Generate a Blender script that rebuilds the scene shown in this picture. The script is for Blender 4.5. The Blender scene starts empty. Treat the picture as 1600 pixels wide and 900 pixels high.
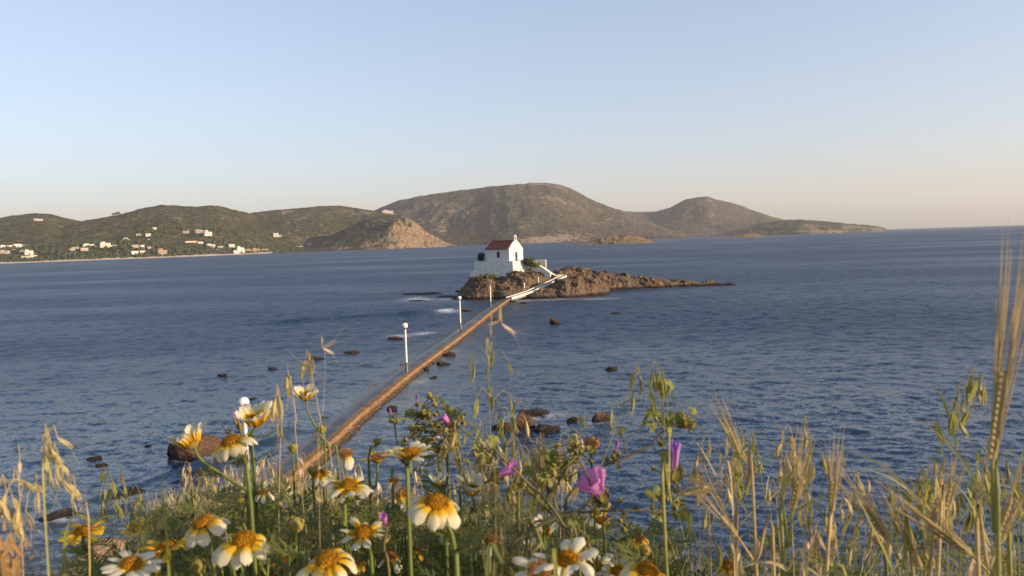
import bpy, math, random
import numpy as np
from mathutils import Vector, Matrix, Quaternion

random.seed(7)
rng = np.random.default_rng(7)
SC = bpy.context.scene
COL = SC.collection
R = math.radians

# ------------------------------------------------------------------ camera
CAM = Vector((0, 0, 11.0))
F = 1150.0
PITCH, ROLL = R(3.68), R(1.85)
fw = Vector((0, math.cos(PITCH), -math.sin(PITCH)))
r0 = Vector((1, 0, 0)); u0 = r0.cross(fw)
IR = math.cos(ROLL) * r0 - math.sin(ROLL) * u0
IU = math.sin(ROLL) * r0 + math.cos(ROLL) * u0
cd = bpy.data.cameras.new('camera'); cam = bpy.data.objects.new('camera', cd); COL.objects.link(cam)
cam.matrix_world = Matrix.Translation(CAM) @ Matrix((IR, IU, -fw)).transposed().to_4x4()
cd.sensor_width = 36; cd.lens = 36 * F / 1600
cd.clip_start = 0.05; cd.clip_end = 60000
cd.dof.use_dof = True; cd.dof.focus_distance = 6.0; cd.dof.aperture_fstop = 13.0
SC.camera = cam

# ------------------------------------------------------------------ light
SUN_AZ, SUN_EL = R(112), R(13)      # azimuth clockwise from +Y (the view direction)
w = bpy.data.worlds.new('World'); SC.world = w; w.use_nodes = True
nt = w.node_tree
bg = nt.nodes['Background']
sky = nt.nodes.new('ShaderNodeTexSky'); sky.sky_type = 'NISHITA'; sky.sun_disc = False
sky.sun_elevation = SUN_EL; sky.sun_rotation = SUN_AZ
sky.air_density = 1.0; sky.dust_density = 2.0; sky.ozone_density = 1.8; sky.altitude = 0
tint = nt.nodes.new('ShaderNodeMix'); tint.data_type = 'RGBA'; tint.blend_type = 'MULTIPLY'; tint.inputs[0].default_value = 1
tint.inputs[7].default_value = (1.045, 1.02, 1.16, 1); nt.links.new(sky.outputs[0], tint.inputs[6])
gm_ = nt.nodes.new('ShaderNodeGamma'); gm_.inputs[1].default_value = 0.65; nt.links.new(tint.outputs[2], gm_.inputs[0])
nt.links.new(gm_.outputs[0], bg.inputs[0]); bg.inputs[1].default_value = 0.138
sl = bpy.data.lights.new('sun', 'SUN'); sl.energy = 2.9; sl.angle = R(0.5); sl.color = (1.0, 0.74, 0.47)
so = bpy.data.objects.new('sun', sl); COL.objects.link(so)
sdir = Vector((math.sin(SUN_AZ) * math.cos(SUN_EL), math.cos(SUN_AZ) * math.cos(SUN_EL), math.sin(SUN_EL)))
so.rotation_euler = sdir.to_track_quat('Z', 'Y').to_euler()
SC.view_settings.view_transform = 'Standard'; SC.view_settings.look = 'None'
SC.view_settings.exposure = 1.4; SC.view_settings.gamma = 1
SC.render.engine = 'CYCLES'
SC.cycles.max_bounces = 6; SC.cycles.volume_bounces = 0; SC.cycles.transparent_max_bounces = 8
SC.cycles.caustics_reflective = False; SC.cycles.caustics_refractive = False

# ------------------------------------------------------------------ placing helpers
def ray(px, py):
    px = float(px); py = float(py)
    return fw + (px - 800) / F * IR + (450 - py) / F * IU
def W(px, py, d):                       # point at forward depth d
    d = float(d); return CAM + ray(px, py) * d
def P(px, py, z=0.0):                   # point on the level z
    r = ray(px, py); return CAM + r * float((z - CAM.z) / r.z)
def proj(p):
    v = Vector(p) - CAM; d = v.dot(fw)
    return 800 + F * v.dot(IR) / d, 450 - F * v.dot(IU) / d
def hor(px): return 376 - 0.0323 * (px - 800)
def mpp(d): return d / F

# ------------------------------------------------------------------ noise
_perm = rng.random((256, 256)); _perm3 = rng.random((64, 64, 64))
def vn(x, y):
    x = np.asarray(x, float); y = np.asarray(y, float)
    xi = np.floor(x).astype(int); yi = np.floor(y).astype(int)
    u = x - xi; v = y - yi; u = u * u * (3 - 2 * u); v = v * v * (3 - 2 * v)
    a = _perm[xi & 255, yi & 255]; b = _perm[(xi + 1) & 255, yi & 255]
    c = _perm[xi & 255, (yi + 1) & 255]; d = _perm[(xi + 1) & 255, (yi + 1) & 255]
    return (a * (1 - u) + b * u) * (1 - v) + (c * (1 - u) + d * u) * v
def fbm(x, y, o=5, g=0.5):
    s = 0; a = 1; t = 0
    for i in range(o):
        s = s + a * vn(x * 2 ** i + 17.3 * i, y * 2 ** i + 5.1 * i); t += a; a *= g
    return s / t
def vn3(x, y, z):
    xi = np.floor(x).astype(int); yi = np.floor(y).astype(int); zi = np.floor(z).astype(int)
    u = x - xi; v = y - yi; q = z - zi
    u = u * u * (3 - 2 * u); v = v * v * (3 - 2 * v); q = q * q * (3 - 2 * q)
    r = 0
    for dx in (0, 1):
        for dy in (0, 1):
            for dz in (0, 1):
                r = r + _perm3[(xi + dx) & 63, (yi + dy) & 63, (zi + dz) & 63] * (u if dx else 1 - u) * (v if dy else 1 - v) * (q if dz else 1 - q)
    return r
def fbm3(x, y, z, o=4):
    s = 0; a = 1; t = 0
    for i in range(o):
        s = s + a * vn3(x * 2 ** i + 3.3 * i, y * 2 ** i + 9.1 * i, z * 2 ** i + 1.7 * i); t += a; a *= 0.5
    return s / t
def ss(a, b, x):
    t = np.clip((x - a) / (b - a), 0, 1); return t * t * (3 - 2 * t)

# ------------------------------------------------------------------ object helpers
def tag(o, label=None, cat=None, group=None, kind=None):
    if label: o['label'] = label
    if cat: o['category'] = cat
    if group: o['group'] = group
    if kind: o['kind'] = kind
    return o
def link(name, me, parent=None, loc=None):
    o = bpy.data.objects.new(name, me); COL.objects.link(o)
    if parent is not None: o.parent = parent
    if loc is not None: o.location = loc
    return o
def empty(name, loc, rz=0):
    o = bpy.data.objects.new(name, None); COL.objects.link(o)
    o.location = loc; o.rotation_euler = (0, 0, rz); o.empty_display_size = 0.1; return o

class MB:
    """collects verts / faces / per-face material / per-vertex uv"""
    def __init__(s): s.v = []; s.f = []; s.m = []; s.uv = []
    def add(s, vs, fs, mi=0, uv=None):
        n = len(s.v); s.v += [tuple(p) for p in vs]
        s.f += [tuple(i + n for i in f) for f in fs]; s.m += [mi] * len(fs)
        s.uv += (list(uv) if uv is not None else [(0.5, 0.5)] * len(vs))
    def box(s, c, size, mi=0, rz=0, taper=1.0):
        x, y, z = size[0] / 2, size[1] / 2, size[2] / 2; vs = []
        for k in (-1, 1):
            t = taper if k > 0 else 1
            for a, b in ((-x, -y), (x, -y), (x, y), (-x, y)):
                a *= t; b *= t
                vs.append((c[0] + a * math.cos(rz) - b * math.sin(rz), c[1] + a * math.sin(rz) + b * math.cos(rz), c[2] + k * z))
        s.add(vs, [(0, 3, 2, 1), (4, 5, 6, 7), (0, 1, 5, 4), (1, 2, 6, 5), (2, 3, 7, 6), (3, 0, 4, 7)], mi)
    def tube(s, pts, rad, n=6, mi=0, cap=True):
        pts = [Vector(p) for p in pts]; rs = [float(q_) for q_ in rad] if hasattr(rad, '__len__') else [float(rad)] * len(pts)
        vs = []; fs = []; up = Vector((0.3, 0.5, 0.8)); uvs = []
        for i, p in enumerate(pts):
            t = (pts[min(i + 1, len(pts) - 1)] - pts[max(i - 1, 0)])
            if t.length < 1e-9: t = Vector((0, 0, 1))
            t.normalize(); a = t.cross(up)
            if a.length < 1e-3: a = t.cross(Vector((1, 0, 0)))
            a.normalize(); b = t.cross(a); up = -b if False else b.cross(t) * 0 + up
            for k in range(n):
                q = 2 * math.pi * k / n
                vs.append(p + rs[i] * (math.cos(q) * a + math.sin(q) * b)); uvs.append((k / n, i / max(1, len(pts) - 1)))
        for i in range(len(pts) - 1):
            for k in range(n):
                k2 = (k + 1) % n
                fs.append((i * n + k, i * n + k2, (i + 1) * n + k2, (i + 1) * n + k))
        if cap:
            fs.append(tuple(range(n))[::-1]); fs.append(tuple((len(pts) - 1) * n + k for k in range(n)))
        s.add(vs, fs, mi, uvs)
    def ribbon(s, pts, wid, side, mi=0, fold=0.0):
        """leaf blade: pts along, half width list, side vector"""
        vs = []; fs = []; uvs = []; wid = [float(q_) for q_ in wid]; fold = float(fold)
        n = len(pts)
        for i, p in enumerate(pts):
            p = Vector(p); t = (Vector(pts[min(i + 1, n - 1)]) - Vector(pts[max(i - 1, 0)])).normalized()
            sd = (side - t * side.dot(t)).normalized(); nn = sd.cross(t)
            vs += [p - sd * wid[i] + nn * fold * wid[i], p, p + sd * wid[i] + nn * fold * wid[i]]
            uvs += [(0, i / (n - 1)), (0.5, i / (n - 1)), (1, i / (n - 1))]
        for i in range(n - 1):
            a = i * 3
            fs += [(a, a + 1, a + 4, a + 3), (a + 1, a + 2, a + 5, a + 4)]
        s.add(vs, fs, mi, uvs)
    def lathe(s, prof, n=12, mi=0, c=(0, 0, 0)):
        vs = []; fs = []
        for r, z in prof:
            for k in range(n):
                q = 2 * math.pi * k / n; vs.append((c[0] + r * math.cos(q), c[1] + r * math.sin(q), c[2] + z))
        for i in range(len(prof) - 1):
            for k in range(n):
                k2 = (k + 1) % n; fs.append((i * n + k, i * n + k2, (i + 1) * n + k2, (i + 1) * n + k))
        fs.append(tuple(range(n))[::-1]); fs.append(tuple((len(prof) - 1) * n + k for k in range(n)))
        s.add(vs, fs, mi)
    def mesh(s, name, mats, smooth=False, origin=None):
        me = bpy.data.meshes.new(name)
        v = np.array(s.v, float)
        if origin is not None: v = v - np.array(tuple(origin))
        me.from_pydata(v.tolist(), [], s.f)
        for m in (mats if isinstance(mats, (list, tuple)) else [mats]): me.materials.append(m)
        if any(s.m): me.polygons.foreach_set('material_index', s.m)
        if smooth: me.polygons.foreach_set('use_smooth', [True] * len(me.polygons))
        ul = me.uv_layers.new(name='uv')
        li = np.zeros(len(me.loops), int); me.loops.foreach_get('vertex_index', li)
        ul.data.foreach_set('uv', np.array(s.uv, float)[li].ravel())
        me.update(); return me
    def build(s, name, mats, parent=None, smooth=False, origin=None, loc=None):
        return link(name, s.mesh(name, mats, smooth, origin), parent, loc)

def grid_mesh(name, X, Y, Z, mats, attrs=None, smooth=True, keep=None):
    nr, nc = X.shape
    me = bpy.data.meshes.new(name)
    i = np.arange(nr * nc).reshape(nr, nc)
    q = np.stack([i[:-1, :-1], i[:-1, 1:], i[1:, 1:], i[1:, :-1]], -1).reshape(-1, 4)
    if keep is not None:
        k = (keep[:-1, :-1] | keep[:-1, 1:] | keep[1:, 1:] | keep[1:, :-1]).ravel(); q = q[k]
    co = np.stack([X, Y, Z], -1).reshape(-1, 3)
    me.vertices.add(len(co)); me.vertices.foreach_set('co', co.ravel())
    me.loops.add(q.size); me.loops.foreach_set('vertex_index', q.ravel().astype(np.int32))
    me.polygons.add(len(q)); me.polygons.foreach_set('loop_start', np.arange(0, q.size, 4, dtype=np.int32))
    me.polygons.foreach_set('loop_total', np.full(len(q), 4, np.int32))
    me.polygons.foreach_set('use_smooth', np.full(len(q), smooth))
    for a, val in (attrs or {}).items():
        at = me.attributes.new(a, 'FLOAT', 'POINT'); at.data.foreach_set('value', val.ravel().astype(np.float32))
    me.materials.append(mats); me.update(calc_edges=True); me.validate()
    return me

# ------------------------------------------------------------------ materials
class NB:
    def __init__(s, name, rough=0.85, spec=0.3):
        s.m = bpy.data.materials.new(name); s.m.use_nodes = True; s.t = s.m.node_tree
        s.p = s.t.nodes['Principled BSDF']; s.out = s.t.nodes['Material Output']
        s.p.inputs['Roughness'].default_value = rough; s.p.inputs['Specular IOR Level'].default_value = spec
        s.pos = s.n('ShaderNodeNewGeometry').outputs['Position']; s.tc = None
    def n(s, t, **k):
        x = s.t.nodes.new(t)
        for a, b in k.items(): setattr(x, a, b)
        return x
    def l(s, a, b): s.t.links.new(a, b)
    def obj(s):
        if s.tc is None: s.tc = s.n('ShaderNodeTexCoord')
        return s.tc.outputs['Object']
    def sc(s, v, xyz):
        m = s.n('ShaderNodeMapping'); s.l(v, m.inputs[0]); m.inputs['Scale'].default_value = xyz; return m.outputs[0]
    def noise(s, scale, detail=4, rough=0.55, vec=None, col=False):
        x = s.n('ShaderNodeTexNoise'); x.inputs['Scale'].default_value = scale; x.inputs['Detail'].default_value = detail
        x.inputs['Roughness'].default_value = rough; s.l(vec if vec is not None else s.pos, x.inputs['Vector'])
        return x.outputs['Color' if col else 0]
    def vor(s, scale, vec=None, out='Distance'):
        x = s.n('ShaderNodeTexVoronoi'); x.inputs['Scale'].default_value = scale
        s.l(vec if vec is not None else s.pos, x.inputs['Vector']); return x.outputs[out]
    def ramp(s, f, stops, interp='LINEAR'):
        x = s.n('ShaderNodeValToRGB'); s.l(f, x.inputs[0]); x.color_ramp.interpolation = interp
        e = x.color_ramp.elements
        while len(e) < len(stops): e.new(0.5)
        for i, (p, c) in enumerate(stops):
            e[i].position = p; e[i].color = (c, c, c, 1) if not hasattr(c, '__len__') else (*c, 1)
        return x.outputs[0]
    def mix(s, f, a, b, mode='MIX'):
        x = s.n('ShaderNodeMix'); x.data_type = 'RGBA'; x.blend_type = mode
        for inp, val in ((x.inputs[0], f), (x.inputs[6], a), (x.inputs[7], b)):
            if isinstance(val, bpy.types.NodeSocket): s.l(val, inp)
            elif hasattr(val, '__len__'): inp.default_value = (*val, 1)
            else: inp.default_value = val
        return x.outputs[2]
    def math(s, op, a, b=0.5):
        x = s.n('ShaderNodeMath'); x.operation = op
        for inp, val in zip(x.inputs, (a, b)):
            if isinstance(val, bpy.types.NodeSocket): s.l(val, inp)
            else: inp.default_value = val
        return x.outputs[0]
    def attr(s, name):
        x = s.n('ShaderNodeAttribute'); x.attribute_name = name; return x.outputs['Fac']
    def col(s, c):
        if isinstance(c, bpy.types.NodeSocket): s.l(c, s.p.inputs['Base Color'])
        else: s.p.inputs['Base Color'].default_value = (*c, 1)
    def bump(s, h, st=0.5, dist=0.1):
        x = s.n('ShaderNodeBump'); x.inputs['Strength'].default_value = st; x.inputs['Distance'].default_value = dist
        s.l(h, x.inputs['Height']); s.l(x.outputs[0], s.p.inputs['Normal'])
    def rand(s):
        return s.n('ShaderNodeObjectInfo').outputs['Random']
    def sep(s, v, i):
        x = s.n('ShaderNodeSeparateXYZ'); s.l(v, x.inputs[0]); return x.outputs[i]
    def translucent(s, c, f=0.35):
        tr = s.n('ShaderNodeBsdfTranslucent'); mx = s.n('ShaderNodeMixShader')
        if isinstance(c, bpy.types.NodeSocket): s.l(c, tr.inputs[0])
        else: tr.inputs[0].default_value = (*c, 1)
        mx.inputs[0].default_value = f; s.l(s.p.outputs[0], mx.inputs[1]); s.l(tr.outputs[0], mx.inputs[2]); s.l(mx.outputs[0], s.out.inputs[0])

def plain(name, c1, c2=None, scale=20, rough=0.8, spec=0.3, bump=0.0, bd=0.01, local=False):
    b = NB(name, rough, spec); v = b.obj() if local else None
    n = b.noise(scale, 4, 0.6, v)
    b.col(b.mix(b.ramp(n, [(0.35, 0.0), (0.65, 1.0)]), c1, c2 or tuple(x * 0.8 for x in c1)))
    if bump: b.bump(n, bump, bd)
    return b.m

# water
b = NB('sea_water', 0.08, 0.5); b.p.inputs['IOR'].default_value = 1.333
def wavy(scale, det, amp):
    n = b.noise(1.0, det, 0.6, b.sc(b.pos, (scale * 0.75, scale, scale)), True)
    x = b.n('ShaderNodeVectorMath', operation='SUBTRACT'); b.l(n, x.inputs[0]); x.inputs[1].default_value = (0.5, 0.5, 0.5)
    y = b.n('ShaderNodeVectorMath', operation='SCALE'); b.l(x.outputs[0], y.inputs[0])
    if isinstance(amp, bpy.types.NodeSocket): b.l(amp, y.inputs['Scale'])
    else: y.inputs['Scale'].default_value = amp
    return y.outputs[0]
def vadd(p, q):
    x = b.n('ShaderNodeVectorMath', operation='ADD'); b.l(p, x.inputs[0]); b.l(q, x.inputs[1]); return x.outputs[0]
far = b.attr('far')
gust = b.ramp(b.noise(0.014, 6, 0.65, b.sc(b.pos, (0.35, 1.1, 1))), [(0.36, 0.60), (0.64, 1.30)])
calm = b.attr('calm')
k = b.math('MULTIPLY', gust, calm)
aA = b.math('MULTIPLY', k, 0.85); aB = b.math('MULTIPLY', b.math('MULTIPLY', far, 1.1), k); aC = b.math('MULTIPLY', k, 0.7)
wv = vadd(vadd(wavy(2.6, 3, aA), wavy(0.8, 2, aB)), wavy(9.0, 2, aC))
x = b.n('ShaderNodeVectorMath', operation='MULTIPLY'); b.l(wv, x.inputs[0]); x.inputs[1].default_value = (1, 1, 0)
g = b.n('ShaderNodeNewGeometry')
nn = b.n('ShaderNodeVectorMath', operation='NORMALIZE'); b.l(vadd(g.outputs['Normal'], x.outputs[0]), nn.inputs[0])
b.l(nn.outputs[0], b.p.inputs['Normal'])
shal = b.attr('shallow')
c = b.mix(shal, (0.007, 0.028, 0.066), (0.045, 0.05, 0.045))
foam = b.math('MULTIPLY', b.attr('foam'), b.ramp(b.noise(2.2, 5, 0.75), [(0.40, 0.0), (0.56, 1.0)]))
b.col(b.mix(foam, c, (0.75, 0.75, 0.74)))
rgh = b.ramp(b.math('MULTIPLY', far, b.math('ADD', b.math('MULTIPLY', gust, 0.35), 0.65)), [(0.0, 0.09), (0.5, 0.15), (0.8, 0.32), (1.0, 0.48)])
b.l(b.math('MAXIMUM', rgh, b.math('MULTIPLY', foam, 0.7)), b.p.inputs['Roughness'])
M_WATER = b.m

# hills
def hill_mat(name, low, high, rockc, dots=(0.035, 0.045, 0.022), dens=0.5):
    b = NB(name, 0.95, 0.1)
    base = b.mix(b.ramp(b.noise(0.006, 6, 0.6), [(0.35, 0), (0.65, 1)]), low, high)
    sc_ = b.ramp(b.noise(0.06, 5, 0.7), [(dens - 0.1, 1.0), (dens + 0.12, 0.0)])
    base = b.mix(sc_, base, dots)
    base = b.mix(b.ramp(b.noise(0.018, 6, 0.7), [(0.52, 0.0), (0.62, 0.75)]), base, tuple(v * 1.3 for v in dots))
    rk = b.attr('rock'); rn = b.noise(0.045, 6, 0.75)
    rf = b.ramp(b.math('ADD', b.math('MULTIPLY', rk, 0.36), rn), [(0.63, 0.0), (0.72, 1.0)])
    rc = b.mix(b.ramp(b.noise(0.12, 5, 0.7), [(0.35, 0), (0.65, 1)]), rockc, tuple(v * 0.55 for v in rockc))
    b.col(b.mix(rf, base, rc))
    b.bump(b.noise(0.05, 7, 0.75), 1.0, 22.0)
    return b.m
M_HILL_A = hill_mat('olive_scrub_hill', (0.19, 0.145, 0.065), (0.115, 0.120, 0.050), (0.42, 0.34, 0.25))
M_HILL_C = hill_mat('grey_scrub_hill', (0.165, 0.130, 0.075), (0.11, 0.105, 0.065), (0.46, 0.33, 0.21))
M_HILL_D = hill_mat('brown_far_hill', (0.18, 0.125, 0.080), (0.105, 0.098, 0.068), (0.48, 0.36, 0.26), (0.07, 0.072, 0.05), 0.47)

# rock
def rock_mat(name, ca, cb, cc, scale=1.0, wet=0.45):
    b = NB(name, 0.9, 0.25)
    n1 = b.noise(0.5 * scale, 6, 0.65); n2 = b.noise(2.0 * scale, 6, 0.7)
    c = b.mix(b.ramp(n1, [(0.38, 0), (0.62, 1)]), ca, cb)
    c = b.mix(b.ramp(n2, [(0.50, 0), (0.66, 1)]), c, cc)
    v = b.vor(1.3 * scale, b.sc(b.pos, (1, 1, 1.8)), 'Distance')
    c = b.mix(b.ramp(v, [(0.0, 0.0), (0.5, 0.35)]), c, (0.05, 0.035, 0.025))
    z = b.sep(b.pos, 2)
    c = b.mix(b.ramp(b.math('ADD', z, b.math('MULTIPLY', n1, 0.6)), [(wet, 1.0), (wet + 0.35, 0.0)]), c, (0.022, 0.016, 0.012))
    b.col(c)
    b.bump(b.math('ADD', n2, b.math('MULTIPLY', v, 0.8)), 0.9, 0.35 / scale)
    return b.m
M_ROCK = rock_mat('islet_rock', (0.185, 0.130, 0.082), (0.085, 0.070, 0.060), (0.36, 0.20, 0.075), 1.0, 0.6)
M_SEAROCK = rock_mat('shore_rock', (0.17, 0.09, 0.05), (0.085, 0.052, 0.038), (0.26, 0.14, 0.065), 3.0, 0.42)
M_FARROCK = hill_mat('islet_far_rock', (0.24, 0.17, 0.10), (0.16, 0.12, 0.07), (0.42, 0.30, 0.18))

def wall_mat(name, c=(0.78, 0.77, 0.73), rag=0.0):
    b = NB(name, 0.85, 0.2)
    n = b.noise(1.3, 6, 0.7)
    cc = b.mix(b.ramp(n, [(0.45, 0), (0.75, 1)]), c, tuple(v * 0.8 for v in c))
    if rag:
        v = b.vor(2.2, b.sc(b.pos, (1, 1, 1.7)), 'Distance')
        cc = b.mix(b.ramp(v, [(0.42, 0.0), (0.6, rag)]), cc, (0.28, 0.25, 0.22))
        cc = b.mix(b.ramp(b.noise(0.9, 5, 0.8), [(0.56, 0.0), (0.68, 0.7)]), cc, (0.30, 0.27, 0.23))
        b.bump(b.math('ADD', v, n), 0.7, 0.12)
    else: b.bump(n, 0.3, 0.03)
    b.col(cc); return b.m
M_WHITE = wall_mat('whitewash', (0.66, 0.64, 0.58))
M_RUBBLE = wall_mat('whitewashed_rubble', (0.72, 0.70, 0.65), 0.30)
M_HOUSE = plain('pale_house_paint', (0.62, 0.58, 0.52), (0.52, 0.47, 0.41), 0.2)
M_HOUSE2 = plain('cream_house_paint', (0.46, 0.40, 0.32), (0.38, 0.33, 0.26), 0.2)
M_STONEH = plain('ochre_stone_house', (0.45, 0.33, 0.20), (0.34, 0.25, 0.16), 0.2)
M_TERR = plain('terracotta_roof', (0.38, 0.13, 0.07), (0.28, 0.10, 0.06), 0.4)
M_GLASSD = plain('dark_window', (0.02, 0.03, 0.06), (0.03, 0.04, 0.07), 3, 0.3)
b = NB('red_tile_roof', 0.8)
wv_ = b.n('ShaderNodeTexWave'); wv_.inputs['Scale'].default_value = 3.2; wv_.bands_direction = 'X'; b.l(b.obj(), wv_.inputs[0])
wv2 = b.n('ShaderNodeTexWave'); wv2.inputs['Scale'].default_value = 1.6; wv2.bands_direction = 'Y'; wv2.wave_profile = 'SAW'; b.l(b.obj(), wv2.inputs[0])
b.col(b.mix(b.ramp(b.noise(3.0, 5, 0.7), [(0.4, 0), (0.65, 1)]), (0.30, 0.080, 0.045), (0.18, 0.055, 0.035)))
b.bump(b.math('ADD', wv_.outputs[1], b.math('MULTIPLY', wv2.outputs[1], 0.6)), 0.9, 0.06); M_ROOF = b.m
M_BLUE = plain('blue_painted_wood', (0.012, 0.03, 0.12), (0.018, 0.04, 0.15), 4, 0.5)
M_POLE = plain('white_pole_paint', (0.78, 0.76, 0.72), (0.66, 0.62, 0.56), 2.5, 0.45, 0.5)
M_GLOBE = plain('white_glass_globe', (0.80, 0.78, 0.74), (0.78, 0.76, 0.72), 2.0, 0.2, 0.5)
M_METAL = plain('dark_metal', (0.06, 0.055, 0.05), (0.1, 0.07, 0.05), 5, 0.5, 0.5)
M_BRONZE = plain('bell_bronze', (0.20, 0.13, 0.05), (0.12, 0.09, 0.05), 5, 0.4, 0.5)
M_BIRD = plain('dark_plumage', (0.035, 0.032, 0.03), (0.06, 0.055, 0.05), 25, 0.8, 0.2)
b = NB('orange_concrete', 0.9, 0.25)
n1 = b.noise(0.8, 6, 0.7); n2 = b.noise(5.0, 6, 0.75)
c = b.mix(b.ramp(n1, [(0.35, 0), (0.65, 1)]), (0.34, 0.19, 0.075), (0.17, 0.095, 0.045))
c = b.mix(b.ramp(b.noise(0.25, 5, 0.7), [(0.45, 0), (0.62, 1)]), c, (0.26, 0.17, 0.09))
c = b.mix(b.ramp(b.vor(0.9, None, 'Distance'), [(0.05, 0.6), (0.22, 0.0)]), c, (0.07, 0.045, 0.03))
c = b.mix(b.ramp(n2, [(0.5, 0), (0.66, 1)]), c, (0.12, 0.075, 0.04))
z = b.sep(b.pos, 2); c = b.mix(b.ramp(b.math('ADD', z, b.math('MULTIPLY', n1, 0.15)), [(0.15, 1.0), (0.28, 0.0)]), c, (0.05, 0.035, 0.025))
b.col(c); b.bump(b.math('ADD', n1, n2), 0.9, 0.08); M_WALLC = b.m
b = NB('wet_concrete', 0.25, 0.5)
n1 = b.noise(0.5, 6, 0.7); b.col(b.mix(b.ramp(n1, [(0.35, 0), (0.65, 1)]), (0.075, 0.068, 0.066), (0.15, 0.13, 0.115)))
b.l(b.ramp(n1, [(0.35, 0.28), (0.65, 0.65)]), b.p.inputs['Roughness']); b.bump(b.noise(1.4, 5, 0.6), 0.35, 0.06); M_WETC = b.m
M_DIRT = plain('dry_earth', (0.34, 0.23, 0.14), (0.22, 0.15, 0.09), 4, 0.95, 0.1, 1.0, 0.05)
M_SAND = plain('beach_sand', (0.52, 0.42, 0.31), (0.44, 0.35, 0.26), 0.3)

# plants
def leafmat(name, c1, c2, tr=0.3, scale=40, rough=0.6):
    b = NB(name, rough, 0.3)
    c = b.mix(b.ramp(b.noise(scale, 3, 0.6), [(0.35, 0), (0.65, 1)]), c1, c2)
    c = b.mix(b.ramp(b.rand(), [(0, 0.0), (1, 0.25)]), c, tuple(v * 0.6 for v in c1))
    b.col(c); b.translucent(c, tr); return b.m
M_STEM = leafmat('green_stem', (0.10, 0.15, 0.035), (0.16, 0.18, 0.05), 0.1, 30)
M_STEMB = leafmat('brown_stem', (0.12, 0.085, 0.04), (0.16, 0.15, 0.06), 0.05, 30)
M_LEAF = leafmat('daisy_leaf_green', (0.125, 0.155, 0.035), (0.19, 0.20, 0.055), 0.42, 25)
M_LEAFD = leafmat('leaf_dark_green', (0.06, 0.10, 0.03), (0.10, 0.13, 0.035), 0.3, 25)
M_MLEAF = leafmat('mallow_leaf_green', (0.17, 0.21, 0.045), (0.28, 0.27, 0.07), 0.4, 60)
M_STRAW = leafmat('straw', (0.60, 0.48, 0.24), (0.44, 0.34, 0.16), 0.3, 60)
M_STRAWG = leafmat('green_straw', (0.28, 0.30, 0.08), (0.42, 0.38, 0.14), 0.35, 40)
M_OATT = leafmat('ripe_oat', (0.64, 0.54, 0.27), (0.48, 0.40, 0.18), 0.4, 120)
M_OATG = leafmat('green_oat', (0.27, 0.29, 0.07), (0.42, 0.36, 0.12), 0.4, 120)
M_OATW = leafmat('bleached_oat', (0.72, 0.62, 0.46), (0.60, 0.48, 0.32), 0.4, 120)
M_BARL = leafmat('barley_grain', (0.40, 0.36, 0.13), (0.52, 0.40, 0.19), 0.3, 200)
M_DRIED = leafmat('dried_brown_flower', (0.52, 0.27, 0.07), (0.26, 0.13, 0.05), 0.3, 350)
M_RUST = leafmat('rusty_dry_grass', (0.42, 0.25, 0.10), (0.30, 0.20, 0.08), 0.3, 50)
M_CALYX = leafmat('calyx_green', (0.20, 0.22, 0.05), (0.34, 0.24, 0.06), 0.2, 150)
def petalmat(name, stops, tr=0.45):
    b = NB(name, 0.55, 0.25)
    u = b.n('ShaderNodeUVMap'); u.uv_map = 'uv'
    v = b.sep(u.outputs[0], 1); uu = b.sep(u.outputs[0], 0)
    c = b.ramp(v, stops)
    wv_ = b.n('ShaderNodeTexWave'); wv_.inputs['Scale'].default_value = 2.0; wv_.inputs['Distortion'].default_value = 0.6; wv_.bands_direction = 'X'; b.l(u.outputs[0], wv_.inputs[0])
    c = b.mix(b.math('MULTIPLY', wv_.outputs[1], 0.42 if 'mallow' in name or 'violet' in name else 0.2), c, (0.45, 0.28, 0.40) if 'mallow' in name or 'violet' in name else (0.4, 0.35, 0.2), 'MULTIPLY')
    b.col(c); b.bump(wv_.outputs[1], 0.25, 0.0006); b.translucent(c, tr); return b.m
M_PET = petalmat('white_petal_yellow_base', [(0.0, (0.80, 0.40, 0.01)), (0.40, (0.82, 0.52, 0.03)), (0.56, (0.76, 0.70, 0.42)), (1.0, (0.74, 0.71, 0.60))])
M_PETY = petalmat('yellow_petal', [(0.0, (0.72, 0.33, 0.01)), (0.5, (0.80, 0.48, 0.02)), (1.0, (0.82, 0.56, 0.03))])
M_PETW = petalmat('cream_petal', [(0.0, (0.80, 0.46, 0.03)), (0.22, (0.80, 0.62, 0.15)), (0.36, (0.80, 0.76, 0.55)), (1.0, (0.80, 0.77, 0.66))])
M_PETM = petalmat('mallow_petal', [(0.0, (0.85, 0.62, 0.72)), (0.35, (0.80, 0.36, 0.68)), (1.0, (0.74, 0.30, 0.70))], 0.5)
M_PETV = petalmat('violet_petal', [(0.0, (0.85, 0.55, 0.68)), (0.5, (0.68, 0.34, 0.70)), (1.0, (0.45, 0.25, 0.72))], 0.5)
b = NB('daisy_disc', 0.85, 0.15)
v = b.vor(16.0, b.obj(), 'Distance')
c = b.mix(b.ramp(v, [(0.1, 0), (0.55, 1)]), (0.90, 0.50, 0.02), (0.78, 0.34, 0.015)); b.col(c); b.bump(v, 1.0, 0.05); M_DISC = b.m
M_BUSH = leafmat('bush_foliage', (0.07, 0.085, 0.03), (0.12, 0.10, 0.04), 0.2, 2.0)
M_TREEL = leafmat('tree_foliage', (0.040, 0.062, 0.025), (0.07, 0.08, 0.03), 0.15, 0.1)
M_BARK = plain('bark', (0.16, 0.11, 0.07), (0.10, 0.07, 0.05), 3)

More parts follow.
